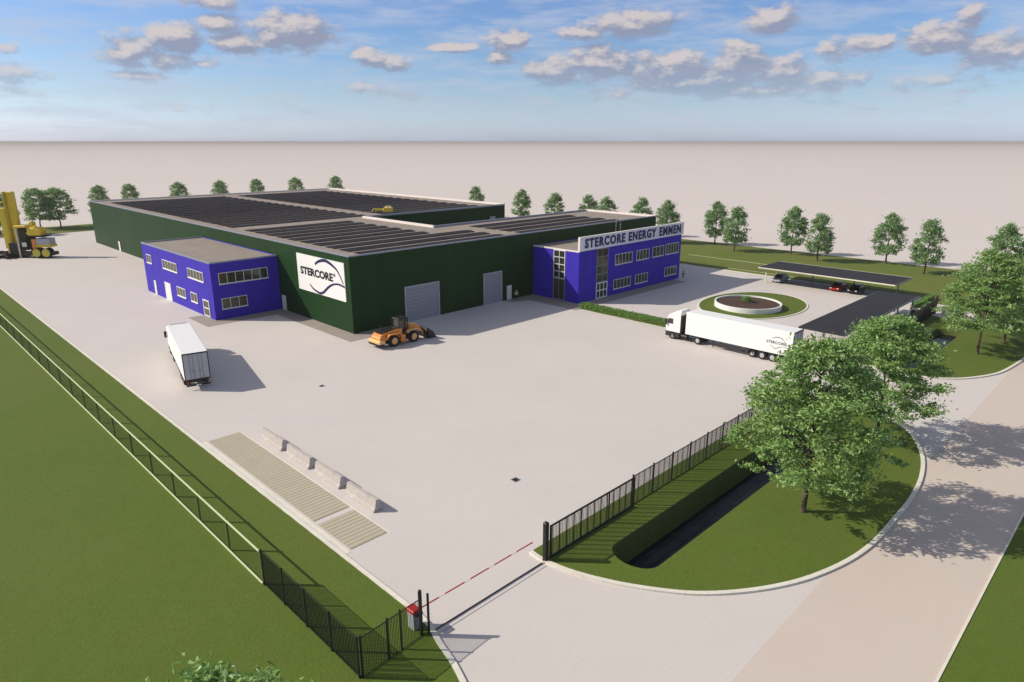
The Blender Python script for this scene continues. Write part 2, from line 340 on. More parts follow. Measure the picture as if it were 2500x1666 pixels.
def copy_tree(o, parent=None):
    c = o.copy(); C.objects.link(c)
    if parent is not None: c.parent = parent
    for ch in [x for x in list(C.objects) if x.parent == o]: copy_tree(ch, c)
    return c
def place(o, loc, rz, label):
    o.location = loc; o.rotation_euler = (0,0,rz); o['label'] = label; return o
def text_mesh(body, size, extrude, bold=0.0, sx=1.0, spacing=1.0):
    cu = bpy.data.curves.new('t', 'FONT'); cu.body = body; cu.size = size; cu.extrude = extrude; cu.offset = bold
    cu.space_character = spacing; cu.resolution_u = 3
    o = bpy.data.objects.new('t', cu); C.objects.link(o); bpy.context.view_layer.update()
    me = bpy.data.meshes.new_from_object(o.evaluated_get(bpy.context.evaluated_depsgraph_get()))
    bpy.data.objects.remove(o)
    for v in me.vertices: v.co.x *= sx
    xs = [v.co.x for v in me.vertices]; ys = [v.co.y for v in me.vertices]
    return me, (min(xs), max(xs), min(ys), max(ys))
def text_obj(name, body, size, mtx, m, parent, width=None, height=None, bold=0.0, extrude=0.02, spacing=1.0):
    me, (x0, x1, y0, y1) = text_mesh(body, size, extrude, bold, 1.0, spacing)
    fx = (width / (x1-x0)) if width else 1.0; fy = (height / (y1-y0)) if height else 1.0
    for v in me.vertices: v.co.x = (v.co.x - x0) * fx; v.co.y = (v.co.y - y0) * fy
    me.transform(mtx); me.materials.append(m)
    o = bpy.data.objects.new(name, me); C.objects.link(o)
    if parent is not None: o.parent = parent
    return o
def sheet(name, poly, z, m, holes=(), skirt=None):
    "flat polygon sheet with optional holes, optional vertical skirt down to z=skirt"
    bm = bmesh.new(); edges = []
    for loop in [poly] + list(holes):
        vs = [bm.verts.new((x, y, z)) for x, y in loop]
        for i in range(len(vs)): edges.append(bm.edges.new((vs[i], vs[(i+1) % len(vs)])))
    bmesh.ops.triangle_fill(bm, edges=edges, use_beauty=True)
    if skirt is not None:
        n = len(poly); bm.verts.ensure_lookup_table()
        lo = [bm.verts.new((x, y, skirt)) for x, y in poly]
        for i in range(n):
            j = (i+1) % n; bm.faces.new((bm.verts[i], bm.verts[j], lo[j], lo[i]))
    for f in bm.faces:
        f.normal_update()
        if abs(f.normal.z) > .5 and f.normal.z < 0: f.normal_flip()
    me = bpy.data.meshes.new(name); bm.to_mesh(me); bm.free(); me.materials.append(m)
    o = bpy.data.objects.new(name, me); C.objects.link(o); return struct(o)
def cells(name, xs, ys, skip, z, m):
    "rectangular grid of cells; skip(x,y) leaves a cell out"
    vs = [(x, y, z) for y in ys for x in xs]; nx = len(xs); fs = []
    for j in range(len(ys)-1):
        for i in range(nx-1):
            if not skip((xs[i]+xs[i+1])/2, (ys[j]+ys[j+1])/2): fs.append((j*nx+i, j*nx+i+1, (j+1)*nx+i+1, (j+1)*nx+i))
    me = bpy.data.meshes.new(name); me.from_pydata(vs, [], fs); me.materials.append(m)
    o = bpy.data.objects.new(name, me); C.objects.link(o); return struct(o)
def smooth_path(pts, n=4):
    out = []
    for i in range(len(pts)-1):
        p0 = Vector(pts[max(i-1,0)]); p1 = Vector(pts[i]); p2 = Vector(pts[i+1]); p3 = Vector(pts[min(i+2,len(pts)-1)])
        for k in range(n):
            t = k/n; out.append(tuple(.5*((2*p1)+(-p0+p2)*t+(2*p0-5*p1+4*p2-p3)*t*t+(-p0+3*p1-3*p2+p3)*t**3)))
    out.append(tuple(pts[-1])); return out
def kerb(path, w, z0, z1, closed=False, name='kerb', m=None):
    "box-section kerb swept along a path, widening to the left of travel"
    n = len(path); P = [Vector((p[0], p[1])) for p in path]; vs = []
    for i in range(n):
        a = P[(i-1) % n] if (closed or i > 0) else P[i]; b = P[(i+1) % n] if (closed or i < n-1) else P[i]
        d = (b-a).normalized(); nn = Vector((-d.y, d.x)); q = P[i] + nn*w
        vs += [(P[i].x,P[i].y,z0),(P[i].x,P[i].y,z1),(q.x,q.y,z1),(q.x,q.y,z0)]
    fs = []
    for i in range(n if closed else n-1):
        j = (i+1) % n
        for k in range(4): l = (k+1) % 4; fs.append((i*4+k, i*4+l, j*4+l, j*4+k))
    if not closed: fs += [(0,1,2,3), (n*4-4, n*4-3, n*4-2, n*4-1)]
    mb = MB(); mb.add(vs, fs); return struct(mb.build(name, m or M['kerb']))

# ------------------------------------------------------------ setting: ground, yard, road, grass, ditches
BIG = 15000
D1 = (31.5, 66.0, 19.65, 23.10); D2 = (87.0, 110.5, 19.90, 23.10)
def in_d(x, y): return any(a < x < b and c < y < d for a, b, c, d in (D1, D2))
gx = [-BIG, D1[0], D1[1], D2[0], D2[1], BIG]; gy = [-BIG, D1[2], D2[2], D1[3], BIG]
gxs = sorted(set(gx)); gys = sorted(set(gy))
cells('ground', gxs, gys, in_d, -0.03, M['ground'])
cells('yard_paving', [17.0, D1[0], D1[1], D2[0], D2[1], 131.0], [11.75, D1[2], D2[2], D1[3], 236.0], in_d, 0.0, M['paving'])
sheet('road', [(-60, 4.5), (420, 4.5), (420, 11.76), (-60, 11.76)], 0.004, M['road'])
sheet('verge_grass', [(-60, -120), (420, -120), (420, 4.42), (-60, 4.42)], 0.02, M['grass'])
kerb([(-60, 4.40), (420, 4.40)], 0.12, -.01, .06)
# left field with the curved corner at the gate
lc = smooth_path([(19.0, 236.0), (19.0, 180), (19.0, 120), (19.0, 60), (19.0, 28.0)], 1) + smooth_path([(19.0, 26.8), (18.85, 25.6), (18.4, 24.2), (17.9, 22.3), (17.0, 20.1), (15.4, 17.4), (13.0, 14.9), (9.8, 12.9), (5.5, 11.95), (-60, 11.9)], 4)
sheet('field_grass', [(-260, 236.0)] + lc + [(-260, 11.9)], 0.06, M['grass'])
kerb([(p[0] + .0, p[1]) for p in lc][:], 0.30, -.01, .11, name='kerb')
# far grass strips
sheet('far_grass_strip', [(-120, 236.2), (166, 236.2), (166, 256), (-120, 256)], 0.03, M['grass_far'])
sheet('side_grass_strip', [(131.2, 28.5), (166, 28.5), (166, 236.1), (131.2, 236.1)], 0.03, M['grass_far'])
sheet('corner_grass', [(127.5, 13.2), (240, 13.2), (240, 28.4), (127.5, 28.4)], 0.03, M['grass_far'])
kerb([(131.1, 28.5), (131.1, 236)], .12, -.01, .07)
i1 = smooth_path([(28.0, 26.5), (27.9, 25.2), (28.3, 23.0), (29.3, 20.5), (30.5, 18.4), (31.9, 16.5), (33.8, 14.8), (36.1, 13.3), (38.6, 12.15), (41.9, 11.2), (45.3, 10.75), (49.6, 10.7), (53.6, 10.75),
                  (57.8, 11.2), (62.0, 12.2), (65.7, 13.8), (68.0, 15.5), (69.6, 18.0), (70.2, 21.0), (70.2, 26.5)], 4)
i2 = smooth_path([(84.6, 26.5), (84.6, 20.0), (85.2, 17.5), (86.5, 15.8), (88.1, 14.5), (91.0, 13.0), (94.2, 12.1), (100.8, 11.4), (107, 11.1), (112, 11.5), (115.5, 12.8), (117.3, 15.0), (117.9, 19.0), (117.9, 26.5)], 4)
def stadium(x0, x1, y0, y1, n=10):
    r = (y1-y0)/2; cy = (y0+y1)/2; P = []
    for i in range(n+1): t = math.pi/2 + math.pi*i/n; P.append((x0+r*.75+math.cos(t)*r*.75, cy+math.sin(t)*r))
    for i in range(n+1): t = -math.pi/2 + math.pi*i/n; P.append((x1-r*.75+math.cos(t)*r*.75, cy+math.sin(t)*r))
    return P
for isl, D in ((i1, D1), (i2, D2)):
    hole = stadium(*D)
    sheet('island_grass', isl, 0.07, M['grass'], [hole])
    kerb(isl, .30, -.01, .13)
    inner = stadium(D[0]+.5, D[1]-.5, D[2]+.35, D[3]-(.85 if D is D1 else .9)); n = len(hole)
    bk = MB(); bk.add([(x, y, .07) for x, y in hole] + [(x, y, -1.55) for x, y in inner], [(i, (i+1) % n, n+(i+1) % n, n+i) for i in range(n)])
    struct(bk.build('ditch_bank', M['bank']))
    sheet('water', [(x, y) for x, y in stadium(D[0]+.2, D[1]-.2, D[2]+.1, D[3]-.45)], -1.28 if D is D1 else -.72, M['water'])
# dark paved aprons along the buildings
sheet('apron_paving', [(46.1,77.2),(57.3,77.2),(57.3,80.25),(48.55,80.25),(48.55,101.5),(48.3,101.5),(37.85,101.5),(37.85,106.3),(35.5,106.3),(35.5,98.6),(46.1,98.6)], 0.006, M['apron'])
sheet('apron_paving', [(78.2,80.2),(78.2,78.6),(81.4,77.2),(81.4,67.1),(114.5,67.1),(114.5,69.85),(85.15,69.85),(85.15,80.2)], 0.006, M['apron'])

# roundabout lawn
def ellipse(cx, cy, a, b, n=64): return [(cx+a*math.cos(2*math.pi*i/n), cy+b*math.sin(2*math.pi*i/n)) for i in range(n)]
sheet('roundabout_grass', ellipse(105.2, 48.9, 10.9, 7.7), 0.05, M['grass'])
kerb(ellipse(105.2, 48.9, 10.9, 7.7)[::-1], .26, -.01, .10, closed=True)

# ------------------------------------------------------------ factory
WX, WY, FH = 48.6, 80.3, 11.0
XE, YB, CX, CY0, CY1, XB = 123.0, 207.0, 78.4, 99.3, 122.6, 119.6
fac = thing('factory', 'very large dark green flat-roofed factory hall with solar panels on its roof', 'factory', (WX, WY, 0))
out = [(WX,WY),(XE,WY),(XE,CY0),(CX,CY0),(CX,CY1),(XB,CY1),(XB,YB),(WX,YB)]
def ring_walls(mb, P, z0, z1):
    n = len(P); return mb.add([(x,y,z0) for x,y in P]+[(x,y,z1) for x,y in P], [(i,(i+1)%n,n+(i+1)%n,n+i) for i in range(n)])
ring_walls(MB(), out, 0, FH-.02).build('wall', M['green'], fac, True)
roofz = FH-.30
o = sheet('roof', out, roofz, M['roof']); del o['kind']
o.parent = fac; o.location = (-WX, -WY, 0)
# copings (inner side of the parapet included)
def coping(mb, p, q, w=.32, z0=roofz-.02, z1=FH+.03, out_=.04):
    x0, x1 = sorted((p[0], q[0])); y0, y1 = sorted((p[1], q[1]))
    return mb
cp = MB()
cp.box(WX-.05, WX+.18, WY-.05, YB+.05, FH-.14, FH+.05)
cp.box(WX+.18, XE-.33, WY-.05, WY+.18, FH-.14, FH+.05)
cp.box(CX+.1, XE-.33, CY0-.33, CY0+.05, roofz, FH+.048)
cp.box(CX-.0, XB-.33, CY1-.05, CY1+.33, roofz, FH+.05)
cp.build('coping', M['coping'], fac, True)
cp = MB()
cp.box(XE-.33, XE+.05, WY-.05, CY0+.05, roofz, FH+.12)
cp.box(XB-.33, XB+.05, CY1-.05, YB+.05, roofz, FH+.16)
cp.box(WX+.18, XB-.33, YB-.33, YB+.05, roofz, FH+.05)
cp.box(CX-.34, CX+.1, CY0-.33, CY1-.05, roofz, FH+.12)
cp.build('parapet', M['parapet'], fac, True)
def solar_row(x0, x1, y):
    mb = MB(); h, b, w = .24, .10, 1.40
    z = roofz
    # two tilted panel sheets meeting at a ridge, each with thickness
    for sgn in (-1, 1):
        ya, yb = y + sgn*w, y + sgn*.06
        mb.add([(x0,ya,z+b),(x1,ya,z+b),(x1,yb,z+h),(x0,yb,z+h),(x0,ya,z+b-.05),(x1,ya,z+b-.05),(x1,yb,z+h-.05),(x0,yb,z+h-.05)],
               [(0,1,2,3),(7,6,5,4),(0,4,5,1),(1,5,6,2),(2,6,7,3),(3,7,4,0)])
    k = x0 + .4
    while k < x1:
        mb.box(k, k+.06, y-w, y+w, z+.002, z+.05); mb.box(k, k+.06, y-.03, y+.03, z+.05, z+h-.06); k += 3.4
    return mb
def srow(x0, x1, y): solar_row(x0, x1, y).build('solar_panel_row', M['panel'], fac, True)
for i in range(10):
    y = 82.6 + 3.98*i
    srow(51.6, 79.6 if i < 3 else 72.6, y)
for i in range(3): srow(84.2, 112.0, 82.6 + 3.98*i)
srow(84.2, 112.0, 82.6+3.98*3)
for i in range(19):
    y = 126.6 + 3.98*i
    if y > 203: break
    srow(51.6, 80.9, y); srow(85.2, 113.2, y)
def sectional(mb, x0, x1, y, z1):
    k = int(z1/.5)
    for i in range(k): mb.box(x0, x1, y-.06, y+.01, i*z1/k + .012, (i+1)*z1/k - .012)
    return mb
for (x0, x1, h) in ((57.7, 63.9, 5.25), (73.5, 77.4, 5.1)):
    d = sectional(MB(), x0, x1, WY, h).build('roller_door', M['doorgrey'], fac, True)
    f = MB(); f.box(x0-.16, x0, WY-.16, WY-.002, 0, h+.16); f.box(x1, x1+.16, WY-.16, WY-.002, 0, h+.16); f.box(x0, x1, WY-.16, WY-.002, h, h+.16)
    fr = f.build('door_frame', M['lightgrey'], fac, True)
def plain_door_Y(parent, x0, x1, y, h, m=None):
    d = MB(); d.cham(x0+.06, x1-.06, y-.07, y-.003, .02, h-.06, .01); o = d.build('door', m or M['doorwhite'], parent, True)
    g = MB(); g.box(x0, x0+.058, y-.10, y-.002, 0, h); g.box(x1-.058, x1, y-.10, y-.002, 0, h); g.box(x0+.058, x1-.058, y-.10, y-.002, h-.058, h)
    g.build('frame', M['white'], o); o.data.update()
    h2 = MB(); h2.cyl((x1-.18, y-.13, 1.05), (x1-.34, y-.13, 1.05), .018, n=6); h2.cyl((x1-.18, y-.13, 1.05), (x1-.18, y-.06, 1.05), .015, n=6); h2.build('handle', M['grey'], o)
    for ch in C.objects:
        if ch.parent == o:
            for v in ch.data.vertices: v.co -= Vector(parent.location)
    return o
def plain_door_X(parent, x, y0, y1, h, m=None):
    d = MB(); d.cham(x-.07, x-.003, y0+.06, y1-.06, .02, h-.06, .01); o = d.build('door', m or M['doorwhite'], parent, True)
    g = MB(); g.box(x-.10, x-.002, y0, y0+.058, 0, h); g.box(x-.10, x-.002, y1-.058, y1, 0, h); g.box(x-.10, x-.002, y0+.058, y1-.058, h-.058, h)
    g.build('frame', M['white'], o)
    h2 = MB(); h2.cyl((x-.13, y0+.18, 1.05), (x-.13, y0+.34, 1.05), .018, n=6); h2.cyl((x-.13, y0+.18, 1.05), (x-.06, y0+.18, 1.05), .015, n=6); h2.build('handle', M['grey'], o)
    for ch in C.objects:
        if ch.parent == o:
            for v in ch.data.vertices: v.co -= Vector(parent.location)
    return o
plain_door_Y(fac, 78.75, 79.85, WY, 2.45)
plain_door_Y(fac, 114.6, 116.2, CY1, 8.2, M['doorgrey'])
plain_door_X(fac, WX, 99.95, 101.1, 2.4)
plain_door_X(fac, WX, 185.3, 186.5, 2.4)
# downpipe corner trims
tr = MB(); tr.box(WX-.06, WX+.02, WY-.06, WY+.02, 0, FH-.05); tr.build('corner_trim', M['green'], fac, True)

# roof plant
ru = thing('rooftop_unit', 'small yellow pipework unit on the roof walkway of the green factory', 'roof unit', (87.6, 128.2, roofz), R(-45))
u = MB(); u.cham(-.2, 2.2, -.8, .8, .35, 1.5, .1); u.build('housing', M['yellow'], ru)
u = MB()
for x in (-.1, 2.1):
    for y in (-.7, .7): u.box(x-.06, x+.06, y-.06, y+.06, 0, .35)
u.box(-.16, 2.16, -.76, -.64, .3, .352); u.box(-.16, 2.16, .64, .76, .3, .352); u.box(.9, 1.1, -.64, .64, .3, .35); u.build('support_frame', M['dark'], ru)
u = MB(); u.tube([(-.2, 0, 1.0), (-3.2, 0, 1.0), (-3.4, 0, .7), (-3.4, 0, 0)], .16, 8); u.tube([(-.2, .5, .7), (-2.6, .5, .7), (-2.6, .5, 0)], .12, 8); u.build('pipe', M['olive'], ru)
u = MB(); u.cyl((.6, 0, 1.5), (.6, 0, 1.9), .35, .35, 12); u.cyl((1.5, 0, 1.5), (1.5, 0, 1.9), .35, .35, 12); u.build('fan', M['beam'], ru)
ru.scale = (.8, .8, .8)

# windows: s runs along the wall, frame is the part, pane the sub-part
def window(parent, wall, a0, a1, z0, z1, n, gm='glass', fm='frame', rows=1, name='window', sill=True, fw=.09):
    """wall = ('x', X) : wall facing -X at x=X, a = y ; ('y', Y) : wall facing -Y at y=Y, a = x"""
    ax, c = wall; L = Vector(parent.location)
    def B(mb, s0, s1, n0, n1, q0, q1):
        if ax == 'y': mb.box(s0-L.x, s1-L.x, c-n1-L.y, c-n0-L.y, q0, q1)
        else: mb.box(c-n1-L.x, c-n0-L.x, s0-L.y, s1-L.y, q0, q1)
    f = MB()
    B(f, a0, a0+fw, .003, .09, z0, z1); B(f, a1-fw, a1, .003, .09, z0, z1)
    B(f, a0+fw, a1-fw, .003, .09, z0, z0+fw); B(f, a0+fw, a1-fw, .003, .09, z1-fw, z1)
    for i in range(1, n): s = a0 + (a1-a0)*i/n; B(f, s-fw*.42, s+fw*.42, .003, .08, z0+fw, z1-fw)
    for j in range(1, rows):
        q = z0 + (z1-z0)*j/rows
        for i in range(n):
            B(f, a0+(a1-a0)*i/n+fw*(.43 if i else 1.0), a0+(a1-a0)*(i+1)/n-fw*(.43 if i < n-1 else 1.0), .003, .078, q-fw*.5, q+fw*.5)
    if sill: B(f, a0-.06, a1+.06, .003, .16, z0-.09, z0-.003)
    w = f.build(name, M[fm], parent)
    p = MB(); B(p, a0+fw, a1-fw, .002, .03, z0+fw, z1-fw); p.build('pane', M[gm], w)
    return w

# ------------------------------------------------------------ blue annex on the left wall
AX0, AX1, AY0, AY1, AH = 37.9, 48.52, 101.5, 131.8, 8.8
an = thing('office_annex', 'two-storey violet blue annex with white windows against the long green wall', 'building', (AX0, AY0, 0))
ring_walls(MB(), [(AX0,AY0),(AX1,AY0),(AX1,AY1),(AX0,AY1)], 0, AH-.02).build('wall', M['blue'], an, True)
o = sheet('roof', [(AX0,AY0),(AX1,AY0),(AX1,AY1),(AX0,AY1)], AH-.18, M['roof']); del o['kind']; o.parent = an; o.location = (-AX0, -AY0, 0)
cp = MB(); cp.box(AX0-.04, AX0+.22, AY0-.04, AY1+.04, AH-.2, AH+.03); cp.box(AX0+.22, AX1, AY0-.04, AY0+.22, AH-.2, AH+.03); cp.box(AX0+.22, AX1, AY1-.22, AY1+.04, AH-.2, AH+.03)
cp.build('coping', M['coping'], an, True)
wx = ('x', AX0); wy = ('y', AY0)
window(an, wx, 127.4, 129.8, 5.45, 6.95, 2, 'bronze', 'white')
window(an, wx, 115.3, 121.8, 5.45, 6.95, 5, 'bronze', 'white')
window(an, wx, 104.4, 110.6, 5.45, 6.95, 5, 'bronze', 'white')
window(an, wx, 112.8, 116.5, 1.6, 3.1, 3, 'bronze', 'white')
window(an, wx, 107.9, 110.5, 1.6, 3.1, 2, 'bronze', 'white')
window(an, wx, 103.4, 105.7, .12, 2.7, 1, 'bronze', 'white', 2, 'glazed_door', False, .16)
plain_door_X(an, AX0, 119.4, 122.2, 3.05); plain_door_X(an, AX0, 126.7, 127.7, 2.5)
window(an, wy, 39.0, 46.7, 5.4, 7.1, 6); window(an, wy, 39.05, 43.0, 1.55, 3.2, 3)

# ------------------------------------------------------------ blue main office with sign
OX0, OX1, OY0, OY1, OH = 85.2, 116.3, 69.9, 80.22, 8.75
of_ = thing('office_building', 'two-storey violet blue office block in front of the green factory under a long name board', 'building', (OX0, OY0, 0))
ring_walls(MB(), [(OX0,OY0),(OX1,OY0),(OX1,OY1),(OX0,OY1)], 0, OH-.02).build('wall', M['blue'], of_, True)
o = sheet('roof', [(OX0,OY0),(OX1,OY0),(OX1,OY1),(OX0,OY1)], OH-.1, M['roof']); del o['kind']; o.parent = of_; o.location = (-OX0, -OY0, 0)
for a_, b_ in ((OX0-.03, OX0+.2), (OX1-.2, OX1+.03)): cp = MB(); cp.box(a_, b_, OY0+.02, OY1, OH-.2, OH+.02); cp.build('coping', M['parapet'], of_, True)
ow = ('x', OX0); oy = ('y', OY0)
window(of_, ow, 72.85, 75.45, 3.75, 8.55, 2, 'glass', 'frame', 4, 'stair_window', False, .13)
window(of_, ow, 72.85, 75.45, .1, 3.7, 2, 'glass', 'grey', 1, 'glazed_entrance', False, .12)
window(of_, oy, 89.8, 93.0, 2.9, 8.65, 2, 'glass', 'grey', 4, 'stair_window', False, .13)
window(of_, oy, 89.9, 93.0, .05, 2.8, 3, 'glass', 'white', 2, 'entrance_door', False, .17)
window(of_, oy, 95.0, 100.1, 5.3, 7.15, 5); window(of_, oy, 101.4, 105.4, 5.3, 7.15, 4); window(of_, oy, 106.5, 110.2, 5.3, 7.2, 3); window(of_, oy, 110.9, 115.4, 5.3, 7.3, 5)
window(of_, oy, 94.8, 99.9, 1.0, 2.7, 5); window(of_, oy, 101.3, 105.3, 1.0, 2.7, 4); window(of_, oy, 111.0, 115.2, 1.1, 2.75, 4)
M['rail_steel'] = M['lightgrey']
sg = thing('name_board', 'long pale board with navy letters along the roof edge of the blue office', 'sign', (OX0, OY0, OH))
b = MB(); b.box(OX0-.1, OX1+.15, OY0-.22, OY0+.16, OH-.02, OH+2.25); b.build('board', M['signgrey'], sg, True)
b = MB(); b.box(OX0-.16, OX0-.1, OY0-.24, OY0+.18, OH-.04, OH+2.29); b.box(OX1+.15, OX1+.21, OY0-.24, OY0+.18, OH-.04, OH+2.29)
b.box(OX0-.1, OX1+.15, OY0-.24, OY0+.18, OH+2.25, OH+2.31); b.build('edge_trim', M['parapet'], sg, True)
WORDS = ['STERCORE', 'ENERGY', 'EMMEN']
ww = []
for w_ in WORDS:
    me_, bb_ = text_mesh(w_, 1.9, .04, .085, 1.0, 1.2); ww.append(bb_[1]-bb_[0]); bpy.data.meshes.remove(me_)
gap_ = 1.0; kx = 29.2 / (sum(ww) + 2*gap_); x_ = 1.1
for w_, wd in zip(WORDS, ww):
    mt_ = Matrix.Translation((x_, -.25, .36)) @ Matrix.Rotation(R(90), 4, 'X')
    text_obj('lettering', w_, 1.9, mt_, M['navy'], sg, width=wd*kx, height=1.62, bold=.085, extrude=.04, spacing=1.2); x_ += (wd + gap_) * kx

# big logo sign on the green wall (faces -X); s = 94.9 - y runs to the right seen from outside
ls = thing('logo_sign', 'square white company sign with black word and blue swirl on the green wall corner', 'sign', (WX, 94.9, 4.4))
b = MB(); b.box(-.14, -.01, -13.35, 0, 0, 5.5); b.build('board', M['signface'], ls)
def sx_(y, z, n=-.155): return (n, y-94.9, z-4.4)
rotX = Matrix(((0,0,-1,-.15),(-1,0,0,-.95),(0,1,0,2.45),(0,0,0,1)))
text_obj('lettering', 'STERCORE', 1.5, rotX, M['ink'], ls, width=9.3, height=1.2, bold=.06, extrude=.02)
rotR = Matrix(((0,0,-1,-.15),(-1,0,0,-10.45),(0,1,0,3.2),(0,0,0,1)))
text_obj('trademark_sign', '\u00ae', .6, rotR, M['ink'], ls, width=.5, height=.55, extrude=.02)
def ribbon(pts, w0, w1, name, m, parent, xf, th=.02):
    "flat band of varying width following a curve in the sign plane"
    P = smooth_path([(a, b) for a, b in pts], 6); n = len(P); vs = []
    for i in range(n):
        a = Vector(P[max(i-1,0)]); b = Vector(P[min(i+1,n-1)]); d = (b-a).normalized(); nn = Vector((-d.y, d.x))
        t = i/(n-1); w = (w0 + (w1-w0)*t) * (.55+.45*math.sin(math.pi*min(1, t*1.3))); p = Vector(P[i])
        for q in (p+nn*w/2, p-nn*w/2): vs.append(xf(q.x, q.y, 0)); 
        for q in (p+nn*w/2, p-nn*w/2): vs.append(xf(q.x, q.y, th))
    fs = []
    for i in range(n-1):
        A, B = i*4, i*4+4
        fs += [(A+2,A+3,B+3,B+2),(A,B,B+1,A+1),(A,A+2,B+2,B),(A+1,B+1,B+3,A+3)]
    fs += [(0,1,3,2), (n*4-4,n*4-2,n*4-1,n*4-3)]
    return MB().add(vs, fs).build(name, m, parent)
xf1 = lambda y, z, t: (-.145-t, y-94.9, z-4.4)
ribbon([(89.45,8.8),(88.6,9.25),(87.6,9.55),(86.5,9.68),(85.4,9.5),(84.5,9.2),(83.5,8.75),(82.7,8.0),(82.2,7.3),(81.95,6.9)], .52, .34, 'swirl', M['logo'], ls, xf1)
ribbon([(91.4,5.6),(90.9,5.2),(90.2,4.9),(88.9,4.62),(88.1,4.7),(87.4,5.0),(86.8,5.4),(86.1,5.85),(85.3,6.25),(84.6,6.5),(83.6,6.68),(82.6,6.66),(81.62,6.5)], .30, .50, 'swirl', M['logo'], ls, xf1)

# ------------------------------------------------------------ vehicles
def wheel(parent, x, y, r, w, rimm='rim', out=1, hub='dark'):
    "wheel standing at (x,y) with its axle along Y; part wheel > rim"
    a, b = (y-w/2, y+w/2)
    t = MB(); n = 24; prof = [(r*.60,a),(r*.93,a),(r,a+w*.15),(r,b-w*.15),(r*.93,b),(r*.60,b)]
    vs = []
    for rr, yy in prof:
        for i in range(n): q = 2*math.pi*i/n; vs.append((x+math.cos(q)*rr, yy, r+math.sin(q)*rr))
    k = len(prof); fs = []
    for j in range(k):
        for i in range(n): fs.append((j*n+i, j*n+(i+1)%n, ((j+1)%k)*n+(i+1)%n, ((j+1)%k)*n+i))
    t.add(vs, fs); o = t.build('wheel', M['tyre'], parent, smooth=True)
    rm = MB(); rm.cyl((x, a+w*.12, r), (x, b-w*.12, r), r*.6, n=20)
    yo = b if out > 0 else a
    rm.cyl((x, yo-out*w*.12, r), (x, yo+out*.02, r), r*.24, r*.18, 12)
    rm.build('rim', M[rimm], o, smooth=True)
    return o
def make_truck(name, label, logo=False):
    """semi truck heading +X, origin under the middle of the trailer's rear edge; about 17.4 m long"""
    t = thing(name, label, 'truck', group='white articulated lorries standing on the yard')
    Lt = 14.6; W = 1.3
    b = MB(); b.cham(0.06, Lt, -W, W, 1.12, 4.15, .035); b.build('trailer_box', M['white'], t)
    b = MB(); b.box(0, .05, -W, -W+.09, 1.1, 4.16); b.box(0, .05, W-.09, W, 1.1, 4.16); b.box(0, .05, -W+.09, W-.09, 4.02, 4.16); b.box(0, .05, -W+.09, W-.09, 1.08, 1.2); b.build('rear_frame', M['black'], t)
    for s in (-1, 1):
        y0, y1 = sorted((s*.012, s*(W-.1)))
        d = MB(); d.box(.0, .045, y0, y1, 1.22, 4.0); dr = d.build('rear_door', M['lightgrey'], t)
        h = MB()
        for k in (.28, .62): h.cyl((-.03, s*k, 1.24), (-.03, s*k, 3.95), .022, n=6)
        h.box(-.05, -.0, min(s*.2,s*.5), max(s*.2,s*.5), 2.1, 2.16); h.build('lock_bar', M['grey'], dr)
    b = MB(); b.box(.2, Lt-1.2, -.5, -.3, .85, 1.1); b.box(.2, Lt-1.2, .3, .5, .85, 1.1); b.box(.3, .5, -1.1, 1.1, .75, 1.1)
    for x in (2.5, 5.0, 9.5): b.box(x, x+.12, -1.2, 1.2, .9, 1.11)
    for s in (-1, 1):
        b.box(4.9, 6.0, s*1.15-.12, s*1.15+.12, .45, .95)       # pallet box and side guards
        b.box(6.4, 10.2, s*1.2-.03, s*1.2+.03, .45, .95)
        b.cyl((10.6, s*.9, 0.05), (10.6, s*.9, 1.1), .07, n=8)
    b.build('chassis', M['dark'], t)
    b = MB(); b.box(-.02, .12, -1.2, 1.2, .42, .58); b.box(.1, .2, -.9, -.8, .5, 1.1); b.box(.1, .2, .8, .9, .5, 1.1); b.build('rear_bumper', M['black'], t)
    for s in (-1, 1): b = MB(); b.box(-.035, 0.0, s*1.05-.12, s*1.05+.12, .86, 1.0); b.build('tail_light', M['lampred'], t)
    b = MB(); b.box(-.045, -.02, -.26, .26, .44, .56); b.build('number_plate', M['signface'], t)
    for x in (2.35, 3.66, 4.97-.0): 
        for s in (-1, 1): wheel(t, x+.1, s*1.08, .52, .38, 'rim', s)
    # tractor
    X = Lt + .75
    b = MB(); b.prism([(X+.1, 1.05), (X+2.25, 1.05), (X+2.36, 1.5), (X+2.32, 2.05), (X+2.08, 3.15), (X+1.75, 3.5), (X+.1, 3.85)], 'y', -1.23, 1.23); cab = b.build('cab', M['white'], t)
    g = MB(); g.add([(X+2.335, -1.08, 2.12), (X+2.335, 1.08, 2.12), (X+2.11, 1.02, 3.05), (X+2.11, -1.02, 3.05), (X+2.30, -1.08, 2.12), (X+2.30, 1.08, 2.12), (X+2.07, 1.02, 3.05), (X+2.07, -1.02, 3.05)],
                    [(0,1,2,3),(7,6,5,4),(0,4,5,1),(1,5,6,2),(2,6,7,3),(3,7,4,0)]); g.build('windscreen', M['glass'], cab)
    for s in (-1, 1):
        g = MB(); y0, y1 = sorted((s*1.22, s*1.245)); g.prism([(X+1.2, 2.12), (X+2.1, 2.12), (X+1.95, 2.85), (X+1.25, 2.85)], 'y', y0, y1); g.build('side_window', M['glass'], cab)
        g = MB(); g.cham(X+2.15, X+2.3, s*1.42-.13, s*1.42+.13, 1.95, 2.75, .03); g.box(X+2.0, X+2.2, min(s*1.2, s*1.3), max(s*1.2, s*1.3), 2.65, 2.7); g.build('mirror', M['black'], cab)
        g = MB(); g.box(X+2.33, X+2.40, s*.98-.2, s*.98+.2, .62, .82); g.build('headlight', M['lampw'], t)
